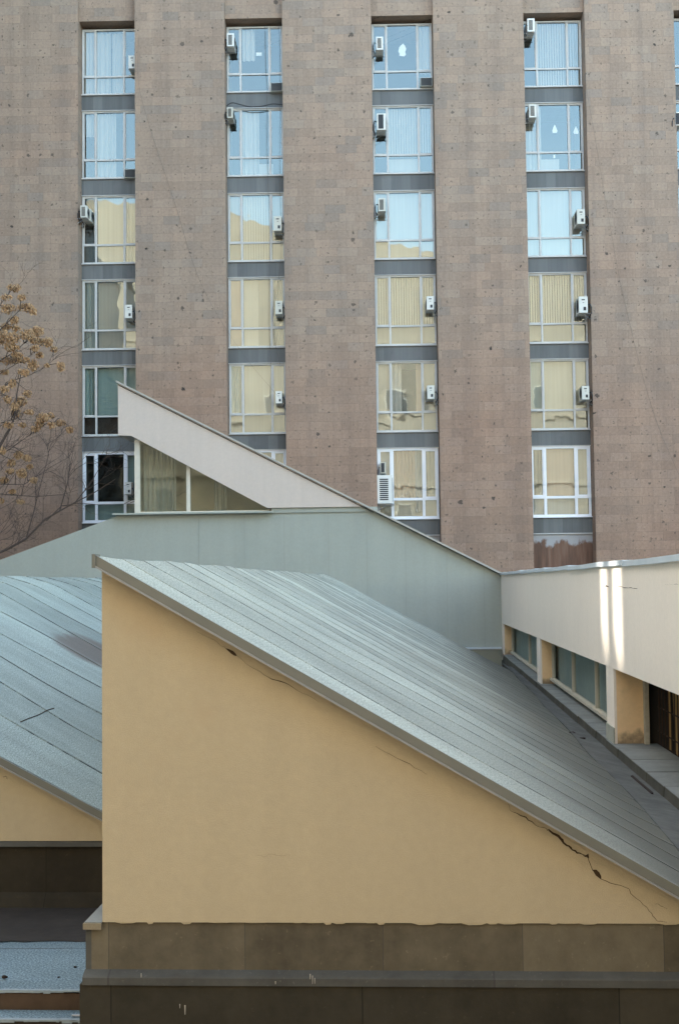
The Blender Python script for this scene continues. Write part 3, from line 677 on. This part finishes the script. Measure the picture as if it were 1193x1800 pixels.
# cracked lap on the felt
from mathutils.bvhtree import BVHTree
bv2 = BVHTree.FromPolygons([Vector(v) for v in rf2.v], rf2.f)
def on_roof2(px, py): return bv2.ray_cast(Vector((0, 0, 0)), ray(px, py).normalized())[0]
pts = [(36,1270),(43,1267),(50,1264),(57,1261.5),(63,1259.5),(71,1256),(78,1252),(84,1249),(90,1247),(95,1246)]
P = [on_roof2(*q)+Vector((0, -.002, .004)) for q in pts]
MB().tube(P, .006, 4).build('split_seam', CRACK, **kw2)

# ------------------------------------------------------------------ low building carrying the skylights
low = thing('low_building', 'low flat roofed building carrying the skylights, blue grey felt deck with stepped edge', 'building', (0, 20, -9))
kl = dict(parent=low, inv=True)
dk = MB(); dk.uv = []
ys = [10.6+i*.5 for i in range(60)]
def deckz(x, y): return -3.27+.012*math.sin(x*1.3+y*2)
for j, y in enumerate(ys):
    for i in range(21):
        x = -12+i*.47; dk.v.append((x, y, deckz(x, y))); dk.uv.append((x, y-10.6))
for j in range(len(ys)-1):
    for i in range(20): q = j*21+i; dk.f.append((q, q+1, q+22, q+21))
dk.build('roof_deck', DECK, fixn=False, **kl)
st_ = MB(); r0_ = random.Random(5); xx = -12.0; pr = []
while xx < -2.57: pr.append((xx, 12.0+r0_.uniform(-.02, .02))); xx += .12
for (xa, ya), (xb, yb) in zip(pr, pr[1:]): st_.quad((xa, ya, -3.256), (xb, yb, -3.256), (xb, 13.4, -3.252), (xa, 13.4, -3.252))
st_.build('felt_strip', STRIP, fixn=False, **kl)
MB().box(-12, -2.58, 10.6, 10.72, -3.42, -3.29).build('step_face', RUST, **kl)
e = MB(); e.uv = []
for (x, y) in ((-12, 10.36), (-2.6, 10.36), (-2.6, 10.598), (-12, 10.598)): e.v.append((x, y, -3.42)); e.uv.append((x, y-10.0))
e.f.append((0, 1, 2, 3)); e.build('step_ledge', DECK, fixn=False, **kl)
# flaked felt lip along both step edges
def lip(y, z, seed, nm):
    r5 = random.Random(seed); mb = MB(); x = -6.0
    while x < -2.62:
        wdt = r5.uniform(.02, .14); d = r5.uniform(.004, .022); mb.box(x, min(x+wdt, -2.61), y-.006-r5.uniform(0, .006), y+.03, z-d, z+.004+r5.uniform(0, .004)); x += wdt
    mb.build(nm, plain('flaking_felt_lip_'+nm, (0.22, 0.255, 0.26), .85, .2, var=.25, scale=30), **kl)
lip(10.595, -3.268, 1, 'upper_felt_lip'); lip(10.355, -3.42, 2, 'lower_felt_lip')
MB().box(-12, -2.57, 10.37, 41, -9, -3.425).build('wall', BASE, **kl)
MB().box(-2.44, 2.64, 10.4, 41, -9, -3.3).build('wall', BASE, **kl)
fl = MB().box(-2.75, -2.62, 10.42, 10.44, -3.41, -3.40).build('splinter', GALV, **kl)
# loose bits on the deck
for px, py, s_, lab in ((8, 1719, .016, 'dark pebble on the blue felt deck near the left edge'), (132, 1701, .009, 'tiny dark chip on the blue felt deck beside the skylight base'), (103, 1719, .007, 'smallest dark chip in the middle of the blue felt deck')):
    p = atZ(px, py, -3.262); mb = MB(); r6 = random.Random(px)
    mb.tube([(p.x-s_*1.6, p.y, p.z), (p.x-s_, p.y+.004, p.z+s_*.2), (p.x+.3*s_, p.y-.003, p.z+s_*.3), (p.x+s_*1.5, p.y+.01, p.z)], [s_*.2, s_*.9, s_, s_*.3], 7)
    tag(mb.build('pebble', BRICK, smooth=True), lab, 'pebble', 'loose pebbles on the felt deck')

# ------------------------------------------------------------------ right hand building
rb = thing('white_building', 'pale rendered building on the right with deep window openings under a broad fascia', 'building', (3, 25, -9))
kr = dict(parent=rb, inv=True)
XF, XG = 2.992, 3.3  # this building's coordinates were scaled up about the camera, baked into the literals
# fascia wall, its bottom edge rises gently towards the camera
MB().prismx([(5.5, -1.284), (45.1, -1.463), (45.1, 0.187), (5.5, 0.225)], XF, XF+0.33).build('fascia_wall', WHITE, **kr)
MB().quad((XF+0.22, 5.5, 0.11), (15.4, 5.5, 0.11), (15.4, 45.1, 0.11), (XF+0.22, 45.1, 0.11)).build('roof', KERBM, **kr)
r7 = random.Random(9); cp = MB(); y = 5.5
while y < 45.32:
    y2 = min(45.43, y+2.2); a = r7.uniform(-0.0132, 0.0132); b_ = r7.uniform(-0.0132, 0.0132)
    cp.prismx([(y, 0.1925+a), (y2+0.033, 0.1815+b_), (y2+0.033, 0.2585+b_), (y, 0.2673+a)], XF-0.0385-r7.uniform(0, 0.0132), XF+0.396); y = y2
cp.build('roof_cap', CAP, **kr)
# columns
for (ya, yb, xs) in ((20.075, 20.845, 3.52), (31.57, 32.45, 3.322), (12.76, 13.53, 3.52), (6.2, 7.0, 3.52), (44.385, 45.1, 3.322)):
    MB().box(XF+0.0066, XF+0.044, ya, yb, -2.486, -1.32 if ya < 33 else -1.419).build('column_face', WHITE, **kr)
    MB().box(XF+0.044, xs, ya+0.0033, yb, -2.486, -1.32 if ya < 33 else -1.419).build('column', REVEAL, **kr)
MB().box(XF-0.0132, XF+0.0055, 20.064, 20.856, -2.486, -2.244).build('column_foot', plain('pale_felt_upturn', (0.34, 0.34, 0.28), .9, .1, var=.2), **kr)
# windows between the columns
def rwin(ya, yb, muls, zb, nm='window'):
    zt = -1.232; f_ = MB(); x0, x1 = XG-0.033, XG+0.033
    f_.box(x0-0.055, x1, ya, yb, zb-0.055, zb); f_.box(x0, x1, ya, yb, zt-0.044, zt)
    for y in muls: f_.box(x0-0.0132, x1, y-0.0308, y+0.0308, zb, zt-0.044)
    wo_ = f_.build('window', plain('beige_painted_frame', (0.50, 0.45, 0.35), .6, .3), **kr)
    MB().quad((XG, ya, zb), (XG, yb, zb), (XG, yb, zt), (XG, ya, zt)).build('pane', GLASS3, wo_)
    MB().box(XG+0.12, XG+0.14, ya, yb+1.2, zb-0.22, zt+0.22).build('blind', plain('grey_green_blind', (0.42, 0.46, 0.43), .8, .1), wo_)
rwin(32.45, 44.385, [32.56, 33.66, 37.73, 44.22], -2.387)
rwin(20.845, 31.57, [21.89+0, 22.825+1.21, 27.5, 31.405], -2.332)
# dark barred opening close to the camera
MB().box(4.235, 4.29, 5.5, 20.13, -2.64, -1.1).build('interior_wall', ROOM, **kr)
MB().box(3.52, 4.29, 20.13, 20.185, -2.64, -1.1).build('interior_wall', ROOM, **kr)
gr = MB(); y = 13.64
while y < 20.02: gr.tube([(3.63, y, -2.475), (3.6355, y+0.011, -1.265)], 0.0099, 5); y += 0.231
for z in (-1.562, -1.925, -2.288): gr.tube([(3.6465, 13.53, z+0.022), (3.6465, 16.5, z-0.011), (3.6465, 20.075, z)], 0.011, 5)
gr.build('window_bars', BAR, **kr)
cm = MB(); y = 13.75; r8 = random.Random(3)
while y < 19.91:
    wdt = r8.uniform(.12, .3); h_ = r8.uniform(-1.5, -1.15)
    if r8.random() < 0.825: cm.quad((3.69+r8.uniform(0, 0.1), y, -2.53), (3.69+r8.uniform(0, 0.1), y+wdt, -2.53), (3.75, y+wdt*0.99, h_), (3.75, y+0.022, h_))
    y += wdt+r8.uniform(.02, .2)
cm.build('curtain', plain('amber_curtain', (0.40, 0.24, 0.09), .9, .1, var=.4, scale=5.0), **kr)
MB().box(3.432, 3.498, 19.965, 20.0772, -2.486, -1.32).build('door_jamb', plain('peeling_jamb', (0.45, 0.40, 0.30), .8, .1, var=.3, scale=15), **kr)
# fine cracks in the fascia
def crackx(pts, wd_, X, parent):
    mb = MB(); P = [atX(px, py, X) for px, py in pts]
    for i in range(len(P)-1):
        a, b_ = P[i], P[i+1]; h_ = wd_[i]; h2 = wd_[i+1]; mb.quad(a+Vector((0, 0, h_)), b_+Vector((0, 0, h2)), b_-Vector((0, 0, h2)), a-Vector((0, 0, h_)))
    mb.build('crack', CRACK, parent, True)
r9 = random.Random(2)
for x0, x1, yy in ((1080, 1122, 1031), (1168, 1200, 1027)):
    pts = []; x = x0
    while x < x1: pts.append((x, yy+(x-x0)*.09*(1 if x0 < 1100 else -.1)+r9.uniform(-1.2, 1.2))); x += 4
    crackx(pts, [r9.choice([.0004, .002, .004]) for _ in pts], XF-.003, rb)
crackx([(1063,1031),(1065,1030),(1068,1031),(1070,1032)], [.002,.010,.008,.002], XF-.003, rb)
# kerb with felt top, a run of slabs each with an open joint
kb = MB(); kt = MB(); y = 5.5; k = 0
while y < 44:
    y2 = min(44, y+1.166); d = r7.uniform(-0.0088, 0.0088)
    kb.prism([(2.9315+d*0.55, -2.717), (3.63, -2.717), (3.63, -2.4882), (2.97+d, -2.4882), (2.9535+d, -2.5025)], y, y2-0.022)
    kt.box(2.9502+d, 3.63, y+0.0044, y2-0.032, -2.4888, -2.4832+r7.uniform(0, 0.0066)); y = y2
kb.build('kerb', mat_concrete('kerb_face', (0.05, 0.047, 0.035), (0.10, 0.094, 0.073), 30.0), **kr)
kt.build('kerb_felt', KERBM, **kr)
MB().box(2.981, 15.4, 5.5, 45.1, -9.9, -2.717).build('lower_wall', BASE, **kr)

# debris in the valley gutter
def valley(px, py): return atZ(px, py, -2.56)
for (px, py, s_, lab) in ((996, 1283, .04, 'smaller dark broken brick lying in the roof gutter'), (1004, 1291, .062, 'largest dark broken brick lying in the roof gutter'), (1023, 1300, .045, 'flat dark brick shard lying nearest the kerb in the roof gutter')):
    p = valley(px, py); mb = MB(); r6 = random.Random(px); x, y, z = p.x, p.y, -2.56
    pts = [(x+s_*a*r6.uniform(.7, 1.2), y+s_*b_*r6.uniform(.7, 1.2), z+s_*c*r6.uniform(.6, .9)) for c in (-.3, .8) for a, b_ in ((-1, -1), (1, -.8), (.9, 1), (-.8, 1))]
    n = len(mb.v); mb.v += pts
    for q in ((0,3,2,1),(4,5,6,7),(0,1,5,4),(1,2,6,5),(2,3,7,6),(3,0,4,7)): mb.f.append(tuple(n+i for i in q))
    tag(mb.build('brick_fragment', BRICK), lab, 'brick', 'broken bricks in the gutter')
a, b_ = atZ(1110, 1367, -2.60), atZ(1146, 1398, -2.60)
mb = MB(); d = (b_-a); n_ = Vector((-d.y, d.x, 0)).normalized()*.014
mb.v += [tuple(q) for q in (a-n_, b_-n_, b_+n_, a+n_, a-n_+Vector((0,0,.025)), b_-n_+Vector((0,0,.025)), b_+n_+Vector((0,0,.03)), a+n_+Vector((0,0,.03)))]
for q in ((0,3,2,1),(4,5,6,7),(0,1,5,4),(1,2,6,5),(2,3,7,6),(3,0,4,7)): mb.f.append(q)
tag(mb.build('plank', BRICK), 'narrow dark wooden batten lying against the kerb in the gutter', 'plank')

# ------------------------------------------------------------------ grey-green hall with the slanted white roof light
gh = thing('grey_hall', 'grey green hall behind the skylights with a slanted off white wedge roof light', 'building', (-5, 41, -9))
kg = dict(parent=gh, inv=True)
GY = 45.1  # hall coordinates enlarged about the camera, same factor as the white building
def zg(x): return 7.04-0.5183*(x+10.208)
MB().prism([(-14.96, 0.726), (-10.197, 2.42), (-1.21, 2.42), (-1.21, zg(-1.21)-0.022), (3.014, zg(3.014)-0.022), (3.014, -9.9), (-14.96, -9.9)], GY, GY+5.5).build('wall', GREEN, **kg)
wl = MB()                                    # faint vertical joints in the cladding
for px in (578, 645, 713, 785, 850, 500, 430, 350): 
    p = atY(px, 1000, GY)
    top_ = min(2.387, zg(p.x)-0.066); wl.box(p.x-0.0088, p.x+0.0088, GY-0.0066, GY+0.011, -3.3, top_)
wl.build('cladding_joints', mat_plaster('joint_green', (0.325, 0.342, 0.297), .03), **kg)
MB().prism([(-10.208, 7.04), (-10.208, 5.214), (-9.746, 5.192), (-5.005, 2.596), (-1.634, 2.596)], GY-0.132, GY+5.5).build('roof_light', WEDGE, **kg)
# metal cap along the slope
c_ = MB(); c_.prism([(-10.263, zg(-10.263)+0.0066), (3.08, zg(3.08)+0.0066), (3.08, zg(3.08)+0.077), (-10.263, zg(-10.263)+0.077)], GY-0.22, GY+5.555)
c_.build('roof_cap', plain('beige_metal_cap', (0.40, 0.385, 0.33), .5, .4), **kg)
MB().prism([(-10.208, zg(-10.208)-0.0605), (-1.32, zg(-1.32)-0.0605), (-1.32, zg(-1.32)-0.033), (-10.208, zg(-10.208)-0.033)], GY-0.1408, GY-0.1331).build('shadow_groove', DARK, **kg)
# band and ledge under the roof light
MB().box(-10.395, -4.807, GY-0.275, GY+0.66, 2.4233, 2.4805).build('ledge', GREEN, **kg)
MB().box(-4.862, -1.21, GY-0.055, GY+0.55, 2.4233, 2.5905).build('band', GREEN, **kg)
# glazing
f_ = MB(); f_.box(-9.68, -9.493, GY+0.088, GY+0.22, 2.4816, 5.082); f_.box(-7.854, -7.722, GY+0.099, GY+0.22, 2.4816, 4.125); f_.box(-9.493, -4.95, GY+0.088, GY+0.22, 2.4816, 2.5355)
wn = f_.build('window', plain('cream_post', (0.62, 0.58, 0.48), .55, .3), **kg)
MB().prism([(-9.504, 2.53), (-4.862, 2.53), (-9.504, 5.082)], GY+0.154, GY+0.1606).build('pane', GLASS2, wn)
cv_ = MB(); curtain(cv_, -9.46, -8.30, 2.431, 4.9, GY+.62, 'drape'); curtain(cv_, -7.0, -6.55, 2.431, 3.9, GY+.9, 'drape')
cv_.build('curtain', mat_cloth('dull_olive_curtain', (0.34, 0.335, 0.28)), wn)
MB().prism([(-9.46, 2.431), (-4.6, 2.431), (-4.6, 2.62), (-9.46, 5.28)], GY+1.76, GY+1.815).build('inner_wall', plain('dim_olive_wall', (0.50, 0.45, 0.32), .8, .1, var=.25, scale=1.0), wn)
MB().box(-9.669, -9.526, GY+0.275, GY+5.39, 2.431, 5.06).build('side_wall', plain('olive_side', (0.20, 0.19, 0.15), .8, .1), **kg)
MB().prism([(-10.23, -9.9), (2.97, -9.9), (2.97, zg(2.97)-0.11), (-1.32, 2.31), (-10.23, 2.31)], GY+5.522, GY+5.61).build('rear_wall', GREEN, **kg)
# foot of the wall by the gutter
MB().box(1.705, 2.97, GY-0.132, GY-0.011, -2.343, -2.277).build('foot_trim', CAP, **kg)
MB().box(1.705, 2.97, GY-0.11, GY-0.011, -3.52, -2.3485).build('foot_wall', mat_plaster('greenish_foot', (0.26, 0.25, 0.19), .08), **kg)

# ------------------------------------------------------------------ tree on the left with dry seed clusters
TY = 46.5
tr = thing('tree', 'bare ailanthus like tree with hanging dry tan seed clusters at the left edge', 'tree', (-17.2, TY, -9))
kt_ = dict(parent=tr, inv=True)
rt_ = random.Random(21)
tb = MB()
def TP(px, py, dy=0.0): return atY(px, py, TY+dy)
trunk = [Vector((-17.2, TY, -9)), Vector((-17.1, TY, -5)), Vector((-16.9, TY, -1)), TP(-70, 940), TP(-45, 860), TP(-10, 800), TP(18, 752), TP(25, 735), TP(30, 690), TP(38, 650)]
tb.tube(trunk, [.22, .2, .17, .13, .09, .06, .045, .035, .025, .012], 8)
limbs = [[(-75,1010),(-30,985),(10,965),(45,948),(80,915),(105,898),(130,884),(165,868),(205,840)], [(80,915),(110,890),(140,886),(175,888),(230,884)], [(-45,860),(-20,790),(0,745),(30,735),(70,738),(110,742)],
 [(-10,800),(15,790),(60,760),(90,740)], [(-60,760),(-20,700),(20,668),(55,660),(80,645),(100,625)], [(-60,720),(-10,640),(30,615),(55,592),(80,590)], [(-60,640),(-15,560),(10,520),(28,500)],
 [(-40,700),(0,655),(25,640),(60,620)], [(-60,880),(0,870),(60,872),(110,868),(140,862)], [(-30,830),(0,852),(40,850),(90,820),(125,800)], [(45,948),(60,900),(65,870),(85,800),(80,770)], [(105,898),(118,850),(122,820),(135,770)], [(130,884),(160,850),(185,800),(190,785)], [(-20,600),(10,570),(35,545),(50,535)]]
for l in limbs:
    n = len(l); dy = rt_.uniform(-.8, .8); r_ = .055 if l is limbs[0] else .024
    P = [TP(x+rt_.uniform(-2, 2), y+rt_.uniform(-2, 2), dy*i/n) for i, (x, y) in enumerate(l)]; tb.tube(P, [r_*(1-.8*i/(n-1)) for i in range(n)], 6)
def twig(x, y, ang, L, r_, lev, dy):
    P = [TP(x, y, dy)]; n = 5; a = ang; ex, ey = x, y
    for i in range(n):
        a += rt_.uniform(-.28, .28)+.03; ex += math.cos(a)*L/n; ey -= math.sin(a)*L/n; dy += rt_.uniform(-.06, .06); P.append(TP(ex, ey, dy))
        if lev > 0 and rt_.random() < .55: twig(ex, ey, a+rt_.choice([-1, 1])*rt_.uniform(.4, .9), L*rt_.uniform(.4, .7), r_*.65, lev-1, dy)
    tb.tube(P, [r_*(1-.7*i/n) for i in range(n+1)], 4)
for _ in range(58):
    l = rt_.choice(limbs[:1]*3+limbs[1:4]+limbs[8:13]*2+limbs[3:8]); i = rt_.randrange(len(l)-1); t = rt_.random()
    x = l[i][0]*(1-t)+l[i+1][0]*t; y = l[i][1]*(1-t)+l[i+1][1]*t
    twig(x, y, rt_.uniform(.0, 1.9), rt_.uniform(25, 75), .010, 2, rt_.uniform(-.7, .7))
for _ in range(30):
    twig(rt_.uniform(-30, 30), rt_.uniform(740, 975), rt_.uniform(.0, 1.2), rt_.uniform(40, 90), .010, 2, rt_.uniform(-.7, .7))
CL = [(25,503,13,6),(15,540,14,8),(45,538,15,7),(58,545,7,6),(25,560,8,7),(28,575,8,5),(5,590,14,13),(22,592,12,10),(48,586,14,9),(66,580,12,8),(85,599,9,8),(72,598,9,6),(20,608,13,7),(62,610,8,5),(15,632,16,6),(40,630,12,5),(8,652,8,4),(58,640,9,10),(42,652,10,6),(83,640,5,3),(107,642,7,8),(22,672,7,8),(14,700,7,6),(36,703,12,8),(28,722,9,10),(52,722,8,4),(40,745,6,4),(75,732,12,8),(70,742,8,6),(90,745,7,5),(106,741,10,5),(122,753,6,6),(5,790,5,6),(34,798,9,7),(48,803,8,5),(18,826,8,4),(38,830,10,8),(52,818,6,4),(3,878,5,4),(36,880,7,4)]
CL += [(12,520,9,5),(38,520,8,5),(10,572,9,6),(60,596,8,6),(30,622,10,5),(70,622,7,5),(8,682,8,6),(48,690,8,6),(26,712,8,6),(62,752,8,5),(88,728,7,5),(14,745,8,5),(20,812,8,6),(8,842,8,5),(60,842,7,5),(22,862,7,4),(95,612,6,5)]
PT = [p for l in limbs for p in [(a[0]+(b[0]-a[0])*k/6, a[1]+(b[1]-a[1])*k/6) for a, b in zip(l, l[1:]) for k in range(7)]]
DC = []
for (cx, cy, rx, ry) in CL:
    dy = rt_.uniform(-.5, .5); DC.append(dy); q = min(PT, key=lambda p: (p[0]-cx+12)**2+(p[1]-cy-10)**2)
    mx, my = (q[0]+cx)/2+rt_.uniform(-6, 2), (q[1]+cy)/2-rt_.uniform(0, 8)
    tb.tube([TP(q[0], q[1], 0), TP(mx, my, dy*.6), TP(cx, cy-ry*.6, dy), TP(cx+rx*.5, cy, dy)], [.016, .012, .008, .005], 5)
    for k in range(3): tb.tube([TP(cx, cy-ry*.5, dy), TP(cx+rt_.uniform(-1, 1)*rx, cy+rt_.uniform(0, .8)*ry, dy+rt_.uniform(-.15, .15))], [.007, .004], 4)
tb.build('trunk', BARK, **kt_)
for (cx, cy, rx, ry), dy_ in zip(CL, DC):
    mb = MB(); c = TP(cx, cy, dy_); pxm = .0202
    for _ in range(int(rx*ry*1.9)+60):
        a = rt_.uniform(0, 6.28); q = rt_.random()**.6
        p = c+Vector((math.cos(a)*q*rx*pxm, rt_.uniform(-1, 1)*rx*pxm*.6, math.sin(a)*q*ry*pxm*1.05))
        L = rt_.uniform(.06, .13); d = Vector((rt_.uniform(-.6, .6), rt_.uniform(-.6, .6), -1)).normalized()*L; s = Vector((rt_.uniform(-1, 1), rt_.uniform(-1, 1), rt_.uniform(-.4, .4))).normalized()*L*.26
        mb.quad(p, p+d*.45+s, p+d, p+d*.5-s)
    mb.build('seed_cluster', SEED, fixn=False, **kt_)

# ------------------------------------------------------------------ outside the frame: building seen in the glass, blocks added to shape the sun
tb_ = thing('ochre_building', 'sunlit ochre building across the court, seen only as reflections in the office windows', 'building', (0, -22, -9))
ko = dict(parent=tb_, inv=True)
wl = MB(); wl.prism([(-60, -9), (60, -9), (60, 31), (32, 31), (18, 32.5), (8, 34), (-6, 36), (-18, 39), (-60, 40)], -34, -22); wl.build('wall', TANB, **ko)
bn = MB()
for z in (-1.5, 2.1, 9.4, 16.7, 24.0): bn.box(-60, 60, -22.0, -21.75, z, z+.45)
bn.build('cornice', mat_plaster('pale_cornice', (0.38, 0.355, 0.31), .05), **ko)
for i in range(-4, 5):
    for k in range(3):
        x = i*13.3+5; z = -4+k*11.0
        f_ = MB().box(x-.9, x+.9, -21.99, -21.9, z-1.4, z+1.4).build('window', FRAME, **ko)
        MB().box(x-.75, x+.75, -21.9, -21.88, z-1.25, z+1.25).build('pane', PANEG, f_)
def block(name, label, loc, boxes):
    t = thing(name, label, 'building', loc); k_ = dict(parent=t, inv=True)
    for (x0, x1, y0, y1, z1) in boxes:
        MB().box(x0, x1, y0, y1, -9, z1).build('wall', GREYB, **k_); MB().box(x0-.1, x1+.1, y0+.005, y1-.005, z1+.005, z1+.3).build('roof', GREYB, **k_)
block('left_sun_blocker', 'unseen grey block added left of the court to shade it', (-26, 29, -9), [(-32, -20, 20, 38.0, 36), (-32, -20, -2, 19.98, 25)])  # unseen, added to keep sun and left sky off the court
block('wing_sun_blocker', 'unseen narrow grey block added beside the office building to stop the sun', (-19, 47, -9), [(-20, -18.3, 41.5, 52.6, 36)])  # unseen, added to stop the sun on the far side of the gap
block('low_sun_blocker', 'unseen low grey block added to close the foot of the sun gap', (-20, 39.7, -9), [(-20.3, -19.9, 38.02, 41.48, 13.7)])  # unseen, added to close the lower part of the sun gap
block('far_sun_blocker', 'unseen grey block added far left to edge the nearer sun streak', (-52, 54, -9), [(-60, -45, 48, 59.55, 52)])  # unseen, added as one edge of the sun slits
block('far_slim_sun_blocker', 'unseen slim grey block added far left to edge the farther sun streak', (-44, 65, -9), [(-45, -43, 61.27, 70, 52)])  # unseen, added as the opposite edge of the sun slits
block('far_low_sun_blocker', 'unseen grey block added under the round chimney beyond the left neighbours', (-45, 60.4, -9), [(-45.3, -44.9, 59.56, 61.26, 34.7)])  # unseen, added so the sun streaks fade out at the bottom
n4 = thing('occluder', 'unseen round chimney rising between two distant blocks on the left', 'occluder', (-45, 60.48, 35.1))  # unseen, added to divide the sun slit in two
MB().tube([(-45, 60.48, 35.01), (-45, 60.48, 51.5)], .375, 16).build('occluder_shaft', GALV, n4, True); MB().tube([(-45, 60.48, 51.5), (-45, 60.48, 52.2)], .42, 16).build('occluder_cap', GALV, n4, True)
